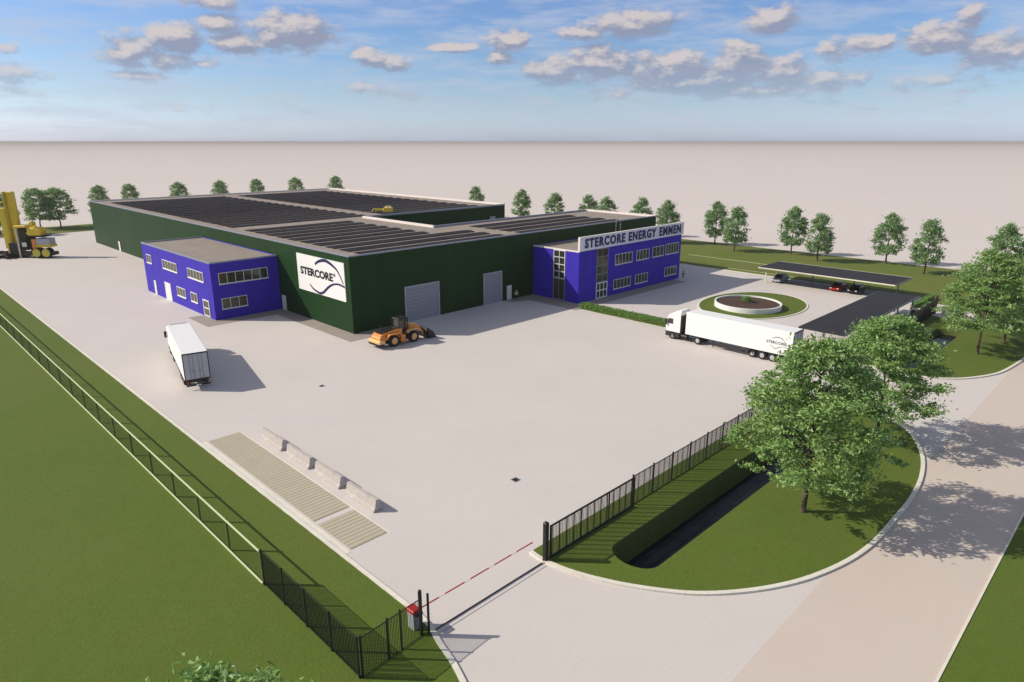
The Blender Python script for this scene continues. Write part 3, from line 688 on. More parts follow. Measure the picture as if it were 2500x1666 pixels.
    b = MB(); b.cham(X+.2, X+2.38, -1.22, 1.22, .35, 1.04, .06); b.build('bumper_skirt', M['dark'], t)
    b = MB(); b.prism([(X+.15, 3.86), (X+1.5, 3.56), (X+.9, 3.95), (X+.15, 4.1)], 'y', -1.0, 1.0); b.build('roof_deflector', M['white'], cab)
    b = MB(); b.box(X-3.6, X+.2, -.45, .45, .7, .98); b.cyl((X-1.0, .98, .62), (X-.1, .98, .62), .3, n=14); b.cyl((X-1.0, -.98, .62), (X-.1, -.98, .62), .3, n=14)
    b.box(X-.1, X+.12, -1.2, 1.2, 1.0, 3.4); b.box(X-3.3, X-2.0, -1.22, -.8, 1.03, 1.1); b.box(X-3.3, X-2.0, .8, 1.22, 1.03, 1.1); b.build('tractor_chassis', M['black'], t)
    for s in (-1, 1): wheel(t, X+1.25, s*1.06, .52, .34, 'rim', s); wheel(t, X-2.6, s*1.0, .52, .5, 'rim', s)
    return t
t2 = make_truck('articulated_lorry', 'white articulated lorry beside the box hedge with a small dark swirl logo on its trailer')
t2.location = (79.5, 30.8, 0); t2.rotation_euler = (0, 0, R(90))
# trailer logo (left side of the truck faces -X = local +Y)
lt = MB()
rotL = Matrix(((-1,0,0,3.35),(0,0,1,1.305),(0,1,0,2.35),(0,0,0,1)))
lw = text_obj('side_lettering', 'STERCORE', .5, rotL, M['ink'], t2, width=2.5, height=.34, bold=.01, extrude=.006)
xf2 = lambda a, b, t_: (a, 1.304+t_, b)
ribbon([(2.6,2.95),(2.2,3.2),(1.7,3.22),(1.25,3.0),(.9,2.6),(.75,2.25)], .09, .06, 'side_swirl', M['logo'], t2, xf2, .006)
ribbon([(2.8,2.15),(2.45,1.85),(2.1,1.8),(1.7,2.0),(1.3,2.15),(.75,2.12)], .06, .09, 'side_swirl', M['logo'], t2, xf2, .006)
t1 = make_truck('articulated_lorry', 'white articulated lorry with grey rear doors standing behind the blue annex, seen from its rear')
t1['label'] = 'plain white articulated lorry below the blue annex, grey rear doors towards us'
t1.location = (24.62, 73.25, 0); t1.rotation_euler = (0, 0, R(90 - 13.0)); t1.scale = (.955, 1, 1)
t1.name = 'articulated_lorry.001'

def make_loader():
    t = thing('wheel_loader', 'orange and black wheel loader parked at the green factory corner, bucket down', 'wheel loader', (46.9, 72.5, 0))
    # origin at rear, heading +X, ~9 m long
    b = MB(); b.prism([(0.15, .95), (3.5, .95), (3.7, 1.5), (3.7, 2.15), (2.9, 2.2), (.75, 1.95), (.35, 1.7), (.15, 1.35)], 'y', -.95, .95); b.build('engine_hood', M['orange'], t)
    b = MB(); b.prism([(.45, 1.97), (.75, 2.0), (2.9, 2.24), (3.6, 2.2), (3.4, 2.32), (1.0, 2.12)], 'y', -.80, .80); b.box(1.2, 1.32, .3, .42, 2.1, 2.75); b.box(.3, 3.3, -.955, .955, 1.62, 1.66); b.build('hood_top', M['black'], t)
    b = MB(); b.cham(-.15, .8, -1.35, 1.35, .72, 1.12, .1); b.build('counterweight', M['orangelt'], t)
    b = MB(); b.box(-.2, .7, -1.2, 1.2, .45, .71); b.box(.7, 3.4, -.6, .6, .5, .94); b.box(3.4, 6.2, -.55, .55, .55, 1.05); b.build('frame', M['black'], t)
    for s in (-1, 1):
        b = MB(); b.prism([(1.1, 1.35), (1.5, 1.68), (2.9, 1.68), (3.35, 1.3), (3.5, 1.3), (3.0, 1.8), (1.4, 1.8), (1.0, 1.4)], 'y', min(s*.98, s*1.45), max(s*.98, s*1.45)); b.build('fender', M['orange'], t)
        b = MB(); b.box(3.3, 4.0, min(s*.75, s*1.3), max(s*.75, s*1.3), .5, 1.35); b.box(3.35, 3.9, s*1.28-.2, s*1.28+.2, .4, .46); b.build('step', M['orange'], t)
    # cab: posts, roof and glass
    c = MB(); c.cham(3.35, 4.95, -.78, .78, 3.25, 3.45, .06)
    for x, y in ((3.4, -.72), (3.4, .72), (4.35, -.72), (4.35, .72)): c.box(x-.05, x+.05, y-.05, y+.05, 2.0, 3.25)
    for y in (-.72, .72): c.cyl((4.85, y, 3.25), (4.75, y, 1.75), .05, n=6)
    c.box(3.35, 4.8, -.75, .75, 1.35, 2.0); cab = c.build('cab', M['black'], t)
    g = MB(); g.prism([(3.46, 2.0), (4.72, 2.0), (4.78, 3.24), (3.46, 3.24)], 'y', -.70, .70); g.build('cab_glass', M['glass'], cab)
    for s in (-1, 1): g = MB(); g.cham(4.9, 5.0, s*1.1-.1, s*1.1+.1, 2.7, 3.05, .02); g.cyl((4.85, s*.75, 3.1), (4.95, s*1.1, 3.05), .02, n=5); g.build('mirror', M['grey'], cab)
    # front frame and lift arms
    b = MB(); b.prism([(4.75, 1.0), (5.9, .9), (6.1, 1.5), (5.7, 2.2), (5.1, 2.25), (4.9, 1.7)], 'y', -.5, .5); b.build('front_frame', M['orange'], t)
    for s in (-1, 1):
        b = MB(); b.prism([(5.0, 1.95), (5.2, 2.25), (6.4, 2.0), (7.6, .95), (7.7, .55), (7.45, .5), (6.9, 1.2), (6.1, 1.65)], 'y', min(s*.55, s*.72), max(s*.55, s*.72)); b.build('lift_arm', M['orange'], t)
        b = MB(); b.cyl((5.5, s*.63, 1.2), (6.8, s*.63, 1.2), .08, n=8); b.build('lift_cylinder', M['lightgrey'], t)
        b = MB(); b.prism([(4.4, 1.45), (4.7, 1.72), (6.0, 1.72), (6.4, 1.4), (6.5, 1.45), (6.05, 1.84), (4.65, 1.84), (4.3, 1.5)], 'y', min(s*.85, s*1.42), max(s*.85, s*1.42)); b.build('fender', M['orangelt'], t)
    b = MB(); b.prism([(5.3, 2.2), (5.5, 2.5), (6.6, 2.1), (7.5, 1.5), (7.45, 1.3), (6.5, 1.8)], 'y', -.15, .15); b.build('tilt_linkage', M['orangelt'], t)
    b = MB(); b.prism([(7.55, 1.55), (7.4, 1.1), (7.5, .35), (7.9, .06), (9.05, .02), (9.05, .07), (8.0, .16), (7.7, .42), (7.62, 1.05), (7.8, 1.5)], 'y', -1.5, 1.5)
    for s in (-1, 1): b.prism([(7.55, 1.55), (7.4, 1.1), (7.5, .35), (7.9, .06), (9.0, .03), (8.55, .9)], 'y', min(s*1.5, s*1.46), max(s*1.5, s*1.46))
    for i in range(8): b.box(9.0, 9.2, -1.42+i*.4, -1.34+i*.4, .02, .07)
    b.build('bucket', M['dark'], t)
    for s in (-1, 1): wheel(t, 2.2, s*1.13, .78, .58, 'orangelt', s); wheel(t, 5.4, s*1.13, .78, .58, 'orangelt', s)
    return t
make_loader()

def make_handler():
    # faces image left: local +X points to image right, so the machine's front is at -X
    rz = -math.radians(44.9)
    t = thing('heavy_handler', 'yellow heavy handling machine with tall twin mast columns at the far left of the yard', 'machine', (29.9, 191.6, 0), rz)
    b = MB()
    b.cham(-3.6, -2.5, -.2, .8, 1.0, 11.4, .12); b.build('mast_column', M['yellow'], t)
    b = MB(); b.cham(-2.0, -.5, .4, 1.6, .9, 15.0, .15); b.build('mast_column', M['yellow'], t)
    b = MB(); b.cham(-4.25, -3.85, .3, .9, 2.0, 12.4, .06); b.cyl((-3.95, .5, 12.4), (-2.9, .5, 12.7), .14, n=8); b.build('guide_rail', M['olive'], t)
    b = MB(); b.cham(-2.32, -2.12, -.2, .9, 1.0, 15.0, .04); b.build('chain_channel', M['olive'], t)
    b = MB(); b.cham(-.35, -.05, -1.2, -.85, 0.0, 7.3, .06); b.build('support_leg', M['beam'], t)
    b = MB(); b.box(-3.4, .3, -.6, 1.6, .5, 1.0); b.box(-2.6, -.5, -.9, -.25, 1.0, 3.4); b.box(-.2, 7.2, -1.15, 1.4, .55, 1.3); b.build('undercarriage', M['dark'], t)
    c = MB(); c.cham(.0, 1.7, -.9, .9, 1.8, 6.8, .12); cab = c.build('cab', M['black'], t)
    c = MB(); c.cham(-.5, 2.3, -1.3, 1.3, 7.02, 7.5, .15); c.build('cab_roof', M['yellow'], cab)
    c = MB(); c.cham(.6, 1.7, -1.08, -1.0, 2.6, 3.6, .02); c.build('tool_box', M['beam'], cab)
    c = MB(); c.box(.2, 1.9, -1.04, -1.003, 4.2, 6.6); c.build('cab_window', M['glass'], cab)
    b = MB(); b.cham(2.1, 5.4, -1.1, 1.3, 5.2, 7.0, .3); b.cham(2.6, 3.5, -.6, .9, 6.95, 8.3, .2); b.cyl((2.0, -.8, 5.6), (4.5, -.8, 7.4), .22, n=8); b.build('winch_housing', M['yellow'], t)
    b = MB(); b.box(2.0, 6.2, -1.2, 1.4, 4.85, 5.15); b.box(2.4, 2.7, -1, 1, 1.3, 4.85); b.build('platform', M['black'], t)
    b = MB(); b.cham(3.9, 7.0, -1.1, 1.3, 3.1, 4.5, .12); b.build('engine_block', M['lightgrey'], t)
    b = MB(); b.cham(3.8, 7.2, -1.2, 1.4, 2.5, 3.08, .1); b.build('side_skirt', M['yellow'], t)
    b = MB(); b.cham(2.8, 3.8, -1.0, .8, 1.4, 4.4, .1); b.build('hydraulic_tank', M['orange'], t)
    for x in (4.2, 6.4): b = MB(); b.cyl((x, -1.9, 1.3), (x, -1.2, 1.3), 1.05, n=20); w = b.build('wheel', M['tyre'], t); b = MB(); b.cyl((x, -2.02, 1.3), (x, -1.89, 1.3), .9, n=20); b.build('rim', M['olive'], w)
    for x in (2.9, 4.9): b = MB(); b.cyl((x, 1.41, 1.05), (x, 1.8, 1.05), 1.0, n=20); b.build('wheel', M['tyre'], t)
    return t
make_handler()
# black scrap/steel heaps beside it
rnd = random.Random(5)
for i, (x, y, lab) in enumerate([(28.4, 201.5, 'dark heap of steel parts furthest behind the yellow machine'), (27.0, 195.2, 'wide dark heap of steel parts left of the yellow machine'), (28.2, 192.4, 'low dark heap of steel parts nearest us at the foot of the yellow machine')]):
    mb = MB()
    for k in range(26):
        a = rnd.uniform(0, 6.28); d = rnd.uniform(0, 2.2); L = rnd.uniform(.8, 2.2); z = max(.1, 1.0 - d*.4) * rnd.uniform(.2, 1)
        p = Vector((math.cos(a)*d, math.sin(a)*d, z)); q = p + Vector((math.cos(a+rnd.uniform(-1,1))*L, math.sin(a+1)*L*.6, rnd.uniform(-.3, .2)))
        q.z = max(q.z, .08); mb.cyl(p, q, rnd.uniform(.08, .2), n=6)
    for k in range(8):
        mb.box(-2+k*.5, -1.75+k*.5, -1.6, 1.6, 0, .16)
    o = mb.build('scrap_heap', M['black']); o.location = (x, y, 0); tag(o, lab, 'scrap heap', 'dark heaps beside the yellow machine')

def make_car(paint, label):
    t = thing('parked_car', label, 'car', group='cars parked under the long carport')
    # heading -X, origin at middle
    prof = [(-2.1,.35),(-2.15,.62),(-1.95,.80),(-1.1,.95),(1.75,1.0),(2.1,.92),(2.15,.5),(2.0,.33)]
    b = MB(); n = len(prof); lay = []
    for yy, k in ((-.88,.94),(-.78,1.0),(.78,1.0),(.88,.94)):
        lay += [(x*(1 if abs(yy) < .8 else .97), yy, .33+(z-.33)*k) for x, z in prof]
    fs = [tuple(range(n-1,-1,-1)), tuple(range(3*n, 4*n))]
    for j in range(3):
        for i in range(n): fs.append((j*n+i, j*n+(i+1)%n, (j+1)*n+(i+1)%n, (j+1)*n+i))
    b.add(lay, fs); body = b.build('body', paint, t, smooth=True)
    g = MB(); lo = [(-1.05,-.76,.94),(1.65,-.76,.97),(1.65,.76,.97),(-1.05,.76,.94)]; hi = [(-.35,-.6,1.42),(1.15,-.6,1.44),(1.15,.6,1.44),(-.35,.6,1.42)]
    g.add(lo+hi, [(0,3,2,1),(4,5,6,7),(0,1,5,4),(1,2,6,5),(2,3,7,6),(3,0,4,7)]); g.build('window_glass', M['glass'], t)
    g = MB(); g.cham(-.36, 1.16, -.61, .61, 1.425, 1.48, .04)
    for y in (-.62, .62): g.cyl((-.36, y, 1.43), (-1.05, y*1.23, .95), .035, n=5); g.cyl((1.15, y, 1.43), (1.66, y*1.23, .98), .035, n=5); g.cyl((.4, y*1.03, 1.43), (.4, y*1.24, .95), .03, n=5)
    g.build('roof', paint, t)
    for y in (-.62, .62):
        h = MB(); h.cham(-2.17, -2.0, y-.16, y+.16, .6, .74, .02); h.build('headlight', M['lampw'], t)
        h = MB(); h.cham(2.02, 2.17, y-.16, y+.16, .7, .86, .02); h.build('tail_light', M['lampred'], t)
        h = MB(); h.cham(-.85, -.7, y*1.5-.07, y*1.5+.07, .95, 1.08, .02); h.build('mirror', paint, t)
    for x in (-1.3, 1.3):
        for s in (-1, 1): wheel(t, x, s*.76, .32, .22, 'rim', s)
    return t
for paint, y, lab in ((M['carsilver'], 54.2, 'silver car at the left end of the long carport'), (M['carred'], 43.3, 'red car beside the black one under the long carport'), (M['carblack'], 40.2, 'black car parked right of the red car under the long carport')):
    c = make_car(paint, lab); c.location = (127.2, y, 0)

# ------------------------------------------------------------ carports
def carport(label, x0, x1, y0, y1, z, posts, beam_side):
    t = thing('carport', label, 'carport', (x0, y0, 0))
    b = MB(); b.box(x0, x1, y0, y1, z, z+.09); b.build('roof', M['pvroof'], t, True)
    f = MB(); f.box(x0-.06, x0-.003, y0-.06, y1+.06, z-.08, z+.12); f.box(x1+.003, x1+.06, y0-.06, y1+.06, z-.08, z+.12)
    f.build('fascia', M['beam'] if beam_side == 'x' else M['dark'], t, True)
    f = MB(); f.box(x0, x1, y0-.06, y0-.003, z-.14, z+.12); f.box(x0, x1, y1+.003, y1+.06, z-.14, z+.12); f.build('fascia', M['grey'], t, True)
    for (px, py) in posts:
        p = MB(); p.box(px-.09, px+.09, py-.09, py+.09, 0, z-.15); p.build('post', M['beam'] if px < x0+2 else M['grey'], t, True)
    ys = sorted(set(py for _, py in posts))
    for py in ys:
        r = MB(); r.box(x0, x1, py-.07, py+.07, z-.145, z-.003); r.build('rafter', M['grey'], t, True)
    return t
carport('long low carport with a dark roof and cream fascia over the parked cars', 123.0, 132.2, 33.0, 56.8, 2.95, [(129.6, 34.2), (129.6, 41.5), (129.6, 49.0), (129.6, 56.0), (124.6, 55.9)], 'x')
cp2 = carport('wide dark-roofed carport between the white lorry and the boundary fence', 85.6, 116.4, 27.7, 33.3, 2.95, [(86.5, 30.5), (93.5, 28.2), (101.0, 28.2), (108.5, 28.2), (115.8, 28.2), (101.0, 32.8), (115.8, 32.8), (93.5, 32.8)], 'y')

# bicycles shelter end / planted box at the far end of that carport
bx = thing('planted_box', 'raised box of clipped greenery with a cream edge at the end of the wide carport', 'planter', (112.4, 25.9, 0))
b = MB(); b.box(112.4, 118.6, 25.9, 27.4, 0, 1.9); b.build('box', M['dark'], bx, True)
b = MB(); b.box(112.15, 112.39, 25.8, 27.5, 1.7, 2.05); b.box(112.15, 114.0, 27.41, 27.55, 1.7, 2.05); b.build('rim', M['beam'], bx, True)

def leaf_cloud(rnd, pts, size, up=.5, asp=1.0):
    "one bent leaf spray (two triangles-ish quads) at each point"
    v = []; f = []
    for (p, s) in pts:
        n = Vector((rnd.gauss(0,1), rnd.gauss(0,1), rnd.gauss(0,1)+up*2)).normalized(); a = n.orthogonal().normalized()
        a.rotate(Matrix.Rotation(rnd.uniform(0, 6.28), 3, n)); b_ = n.cross(a); L = size*s*rnd.uniform(.7, 1.3); W = L*.5*asp
        o = len(v); dr = n*(-L*.18)
        v += [p - a*L*.5 + dr, p - b_*W*.5, p + a*L*.5 + dr, p + b_*W*.5, ]
        f += [(o, o+1, o+2, o+3)]
    return [tuple(x) for x in v], f
def hedge(name, label, cat, x0, x1, y0, y1, z0, z1, seed, m='hedge', size=.22, dens=60, group=None):
    rnd = random.Random(seed); t = thing(name, label, cat, ((x0+x1)/2, (y0+y1)/2, 0), 0, group)
    core = MB(); core.box(x0+.12, x1-.12, y0+.12, y1-.12, z0, z1-.1); core.build('inner_foliage', M['grass'], t, True)
    P = []
    def rect(n, fn):
        for _ in range(int(n)): P.append((fn(), 1.0))
    j = lambda: rnd.gauss(0, .05)
    rect((x1-x0)*(y1-y0)*dens, lambda: Vector((rnd.uniform(x0,x1), rnd.uniform(y0,y1), z1+j())))
    for xx in (x0, x1): rect((z1-z0)*(y1-y0)*dens, lambda: Vector((xx+j(), rnd.uniform(y0,y1), rnd.uniform(z0,z1))))
    for yy in (y0, y1): rect((z1-z0)*(x1-x0)*dens, lambda: Vector((rnd.uniform(x0,x1), yy+j(), rnd.uniform(z0,z1))))
    v, f = leaf_cloud(rnd, P, size, .4); mb = MB(); mb.add(v, f); mb.build('leaves', M[m], t, True, fix=False)
    return t
hedge('box_hedge', 'long low clipped green hedge running from the blue office towards the white lorry', 'hedge', 82.7, 84.3, 46.0, 67.6, 0, .85, 3, dens=70)
v_, f_ = leaf_cloud(random.Random(4), [(Vector((random.Random(i).uniform(112.5,118.4), random.Random(i+9999).uniform(26.0,27.3), 1.95+random.Random(i+555).uniform(-.05,.18))), 1.0) for i in range(900)], .24, .4)
mb = MB(); mb.add(v_, f_); mb.build('foliage', M['hedge'], bx, True, fix=False)

# planter in the roundabout
pl = thing('round_planter', 'large round white-walled planter bed of brown mulch on the roundabout lawn', 'planter', (103.2, 48.85, 0))
def ringmesh(r0, r1, z0, z1, n=72):
    vs = []; fs = []
    for i in range(n):
        t = 2*math.pi*i/n; c, s = math.cos(t), math.sin(t); vs += [(c*r0,s*r0,z0),(c*r1,s*r1,z0),(c*r1,s*r1,z1),(c*r0,s*r0,z1)]
    for i in range(n):
        j = (i+1) % n
        for k in range(4): l = (k+1) % 4; fs.append((i*4+k, i*4+l, j*4+l, j*4+k))
    return MB().add(vs, fs)
ringmesh(5.0, 5.25, 0, .85).build('planter_wall', M['white'], pl)
so = MB(); so.add([(0,0,.78)] + [(5.0*math.cos(2*math.pi*i/72), 5.0*math.sin(2*math.pi*i/72), .62) for i in range(72)], [(0, 1+i, 1+(i+1)%72) for i in range(72)]); so.build('mulch', M['soil'], pl)
def shrub(label, loc, r, h, n, seed, m='hedge'):
    rnd = random.Random(seed); t = thing('shrub', label, 'shrub', loc)
    P = []
    for _ in range(n):
        d = Vector((rnd.gauss(0,1), rnd.gauss(0,1), abs(rnd.gauss(0,1)))).normalized() * rnd.uniform(.5, 1)
        P.append((Vector((d.x*r, d.y*r, .1 + d.z*h)), 1.0))
    v, f = leaf_cloud(rnd, P, .26, .4); mb = MB(); mb.add(v, f); mb.build('foliage', M[m], t, fix=False)
    st = MB()
    for k in range(7): a = k*.9; st.cyl((0,0,0), (math.cos(a)*r*.6, math.sin(a)*r*.6, h*.7), .03, .015, 5)
    st.build('stem', M['bark'], t); return t
shrub('small bright green shrub in the middle of the round mulch bed', (103.4, 49.1, .75), 1.05, .95, 420, 8)
hedge('box_hedge', 'short dark hedge beyond the second entrance gate', 'hedge', 120.5, 131.0, 28.7, 29.5, 0, .9, 9, dens=60)

# ------------------------------------------------------------ concrete barriers, pads, drains
def make_barrier(seed):
    rnd = random.Random(seed); t = bpy.data.objects
    prof = [(-.40,0),(.40,0),(.40,.10),(.24,.32),(.13,.95),(-.13,.95),(-.24,.32),(-.40,.10)]
    mb = MB(); mb.prism(prof, 'y', -1.95, 1.95)
    return mb
bar = None
for i, (y, lab) in enumerate([(54.3, 'concrete barrier furthest from us in the row of four beside the ribbed pads'), (49.5, 'second concrete barrier from the far end of the row of four'),
                              (44.8, 'third concrete barrier, between its two neighbours on the near half of the row'), (39.9, 'concrete barrier nearest us in the row of four, casting a pointed shadow')]):
    if bar is None:
        bar = thing('concrete_barrier', lab, 'barrier', (23.98, y, 0), 0, 'row of concrete barriers beside the ribbed pads')
        make_barrier(1).build('body', M['concrete'], bar)
        for yy in (-1.3, -.4, .5, 1.35):
            h = MB(); h.box(-.335, -.30, yy-.10, yy+.10, .08, .20); h.build('lifting_slot', M['dark'], bar)
        cur = bar
    else:
        cur = copy_tree(bar); place(cur, (23.98 + (-.02, .03, -.03)[i-1], y, 0), R((.3, -.4, .2)[i-1]), lab)
for (y0, y1, lab) in ((40.0, 58.85, 'long sand-coloured ribbed pad set in the paving beside the kerb'), (35.15, 39.4, 'short sand-coloured ribbed pad set in the paving next to the long one')):
    t = thing('ribbed_pad', lab, 'ground pad', (21.35, y0, 0), 0, 'ribbed pads in the yard paving')
    b = MB(); b.box(-1.45, 1.45, 0, y1-y0, .001, .03); b.build('slab', M['pad'], t)
    r = MB(); y = .12
    while y < y1-y0-.1: r.box(-1.40, 1.40, y, y+.26, .0302, .042); y += .42
    r.build('ribs', M['padrib'], t)
kerb([(22.95, 34.9), (22.95, 59.0)], .10, -.005, .02, m=M['kerb'])
kerb([(19.75, 34.9), (19.75, 59.0)], .45, -.005, .012, m=M['kerb'])
for (x, y, s, lab) in ((34.6, 64.6, .55, 'small dark drain grate in the paving right of the lorry'), (34.5, 34.2, .62, 'dark drain grate in the paving nearer the fence and gate')):
    t = thing('drain_grate', lab, 'drain', (x, y, 0), 0, 'drain grates in the yard')
    b = MB(); b.box(-s/2, s/2, -s/2, -s/2+.08, .001, .02); b.box(-s/2, s/2, s/2-.08, s/2, .001, .02); b.box(-s/2, -s/2+.08, -s/2+.08, s/2-.08, .001, .02); b.box(s/2-.08, s/2, -s/2+.08, s/2-.08, .001, .02); b.build('rim', M['grey'], t)
    b = MB()
    for k in range(6): x0 = -s/2+.09+k*(s-.18)/6; b.box(x0, x0+(s-.18)/12, -s/2+.081, s/2-.081, .001, .016)
    b.box(-s/2+.085, s/2-.085, -s/2+.085, s/2-.085, .0005, .003); b.build('grate', M['black'], t)

# ------------------------------------------------------------ fences
def fence(label, p0, p1, h, posts, bar_sp, bar_r, mat_post, mat_rail, mat_bar, rail=.05, rails=None, post_r=.04, group=None, bars_per=True, name='bar_fence', bold_every=0, side=-1):
    p0 = Vector((*p0, 0)); p1 = Vector((*p1, 0)); d = (p1-p0); L = d.length
    t = thing(name, label, 'fence', tuple(p0), math.atan2(d.y, d.x), group)
    rails = rails if rails is not None else [.12, h-.05]
    pm = MB(); pm.box(-post_r, post_r, -post_r, post_r, 0, h+.06)
    pmesh = None
    for x in posts:
        if pmesh is None: q = pm.build('post', mat_post, t); pmesh = q.data
        else: q = bpy.data.objects.new('post', pmesh); C.objects.link(q); q.parent = t
        q.location.x = x
    xs = sorted(posts)
    for a, b in zip(xs[:-1], xs[1:]):
        r = MB()
        x = a + post_r + bar_sp*.6; k = 0
        while x < b - post_r - bar_sp*.4:
            q_ = bar_r*(2.6 if (bold_every and k % bold_every == bold_every-1) else 1)
            r.box(x-q_, x+q_, -bar_r, bar_r, rails[0], rails[-1]); x += bar_sp; k += 1
        r.build('infill_panel', mat_bar, t)
    for z in rails: r = MB(); ya, yb = (-post_r-.012-rail*.5, -post_r-.012) if side < 0 else (post_r+.012, post_r+.012+rail*.5); r.box(-post_r, L+post_r, ya, yb, z-rail/2, z+rail/2); r.build('rail', mat_rail, t)
    return t
fence('long fence with pale green top and bottom rails along the left field', (14.15, 35.7), (14.15, 154.5), 2.4, [i*4.95 for i in range(25)], .16, .005, M['bronzepost'], M['rail'], M['bronzepost'], rail=.12, rails=[.17, 2.42], post_r=.055, side=1)
fence('dark bar fence section running down to the corner post in the lower left', (14.12, 25.05), (14.12, 35.6), 2.5, [0, 2.65, 5.3, 7.9, 10.5], .15, .019, M['black'], M['black'], M['black'], rail=.045)
fence('short black bar fence between the corner post and the red-topped cabinet', (14.22, 25.0), (18.25, 25.3), 2.5, [.06, 1.75, 2.6, 4.0], .10, .011, M['black'], M['black'], M['black'], rail=.05)
for (x, y, r, h, lab) in ((18.30, 25.42, .085, 2.85, 'thick black gate post right of the short fence beside the cabinet'), (18.62, 25.15, .055, 2.62, 'thinner black gate post at the kerb corner beside the thick one'), (28.12, 25.15, .16, 2.85, 'thick square black gate post at the left end of the parked sliding gate')):
    b = MB(); b.cham(-r, r, -r, r, 0, h, r*.3); g = b.build('gate_post', M['black']); g.location = (x, y, 0); tag(g, lab, 'gate post', 'black gate posts at the entrance')
    if r < .1: 
        pass
gt = thing('sliding_gate', 'black sliding gate of dense bars parked open beside the ditch', 'gate', (28.4, 25.05, 0))
b = MB(); b.box(0, 9.3, -.04, .04, 2.42, 2.52); b.box(0, 9.3, -.05, .05, .12, .28); b.box(0, .08, -.04, .04, .28, 2.42); b.box(9.22, 9.3, -.04, .04, .28, 2.42); b.box(3.1, 3.16, -.03, .03, .28, 2.42); b.box(6.2, 6.26, -.03, .03, .28, 2.42); b.build('frame', M['black'], gt)
b = MB(); x = .2; k = 0
while x < 9.2:
    r_ = .055 if k % 5 == 0 else .018
    b.box(x-r_, x+r_, -.014, .014, .28, 2.42); x += .145; k += 1
b.build('bars', M['black'], gt)
fence('black bar fence continuing from the sliding gate along the ditch to the tree', (37.8, 25.3), (70.0, 25.3), 2.5, [i*2.68 for i in range(13)], .15, .016, M['black'], M['black'], M['black'], rail=.06, post_r=.045, bold_every=5)
fence('black bar fence along the far ditch in front of the wide carport', (84.8, 25.35), (119.8, 25.9), 2.5, [i*2.69 for i in range(14)], .12, .016, M['black'], M['black'], M['black'], rail=.06, post_r=.05)
b = MB(); b.cham(-.14, .14, -.14, .14, 0, 2.9, .04); g = b.build('gate_post', M['black']); g.location = (120.0, 25.95, 0); tag(g, 'black gate post at the far end of the fence by the orange-topped cabinet', 'gate post', 'black gate posts at the entrance')
fence('thin pale-topped fence on the far grass behind the long carport', (133.1, 36.0), (133.1, 78.0), 1.95, [i*4.2 for i in range(11)], .5, .005, M['grey'], M['rail'], M['grey'], rail=.05, post_r=.025)
# ground rail of the sliding gate
tr_ = thing('gate_track', 'thin dark track of the sliding gate across the entrance paving', 'track', (18.9, 25.15, 0))
b = MB(); b.box(.1, 8.9, -.035, .035, .002, .05); b.build('rail', M['dark'], tr_)
b = MB(); b.box(.1, 8.9, -.40, -.36, .002, .014); b.build('slot', M['grey'], tr_)
# boom barrier
def boom(label, loc, rz, L, cap='red'):
    t = thing('boom_barrier', label, 'barrier', loc, rz)
    b = MB(); b.cham(-.22, .22, -.32, .32, 0, 1.12, .03); b.build('cabinet', M['lightgrey'], t)
    b = MB(); b.cham(-.27, .27, -.37, .37, 1.121, 1.32, .05); b.build('cap', M[cap], t)
    if L:
        b = MB(); b.box(.3, L, -.022, .022, .98, 1.03); a = b.build('boom_arm', M['whitered'], t)
        b = MB(); x = .3
        while x < L-.9: b.box(x, x+1.5, -.026, .026, .976, 1.034); x += 1.95
        b.build('red_stripes', M['carred'], a)
        b = MB(); b.cyl((0, -.33, 1.0), (0, -.42, 1.0), .09, n=10); b.box(-.1, .35, -.42, -.34, .95, 1.07); b.build('hinge', M['dark'], t)
    return t
bb = boom('red and white boom barrier reaching from a grey red-topped cabinet across the entrance', (18.35, 26.15, 0), 0, 9.4)
boom('pale cabinet with an orange-red top on the paving at the second entrance', (119.9, 24.7, 0), 0, 0, 'orange')
for (x, y, lab) in ((88.2, 30.2, 'left brown bollard of the pair between the lorry and the carport'), (88.9, 29.8, 'right brown bollard of the pair between the lorry and the carport')):
    b = MB(); b.cham(-.06, .06, -.06, .06, 0, 1.5, .02); b.cham(-.075, .075, -.075, .075, 1.5, 1.56, .02); g = b.build('bollard', M['bark']); g.location = (x, y, 0); tag(g, lab, 'bollard', 'brown bollards by the carport')

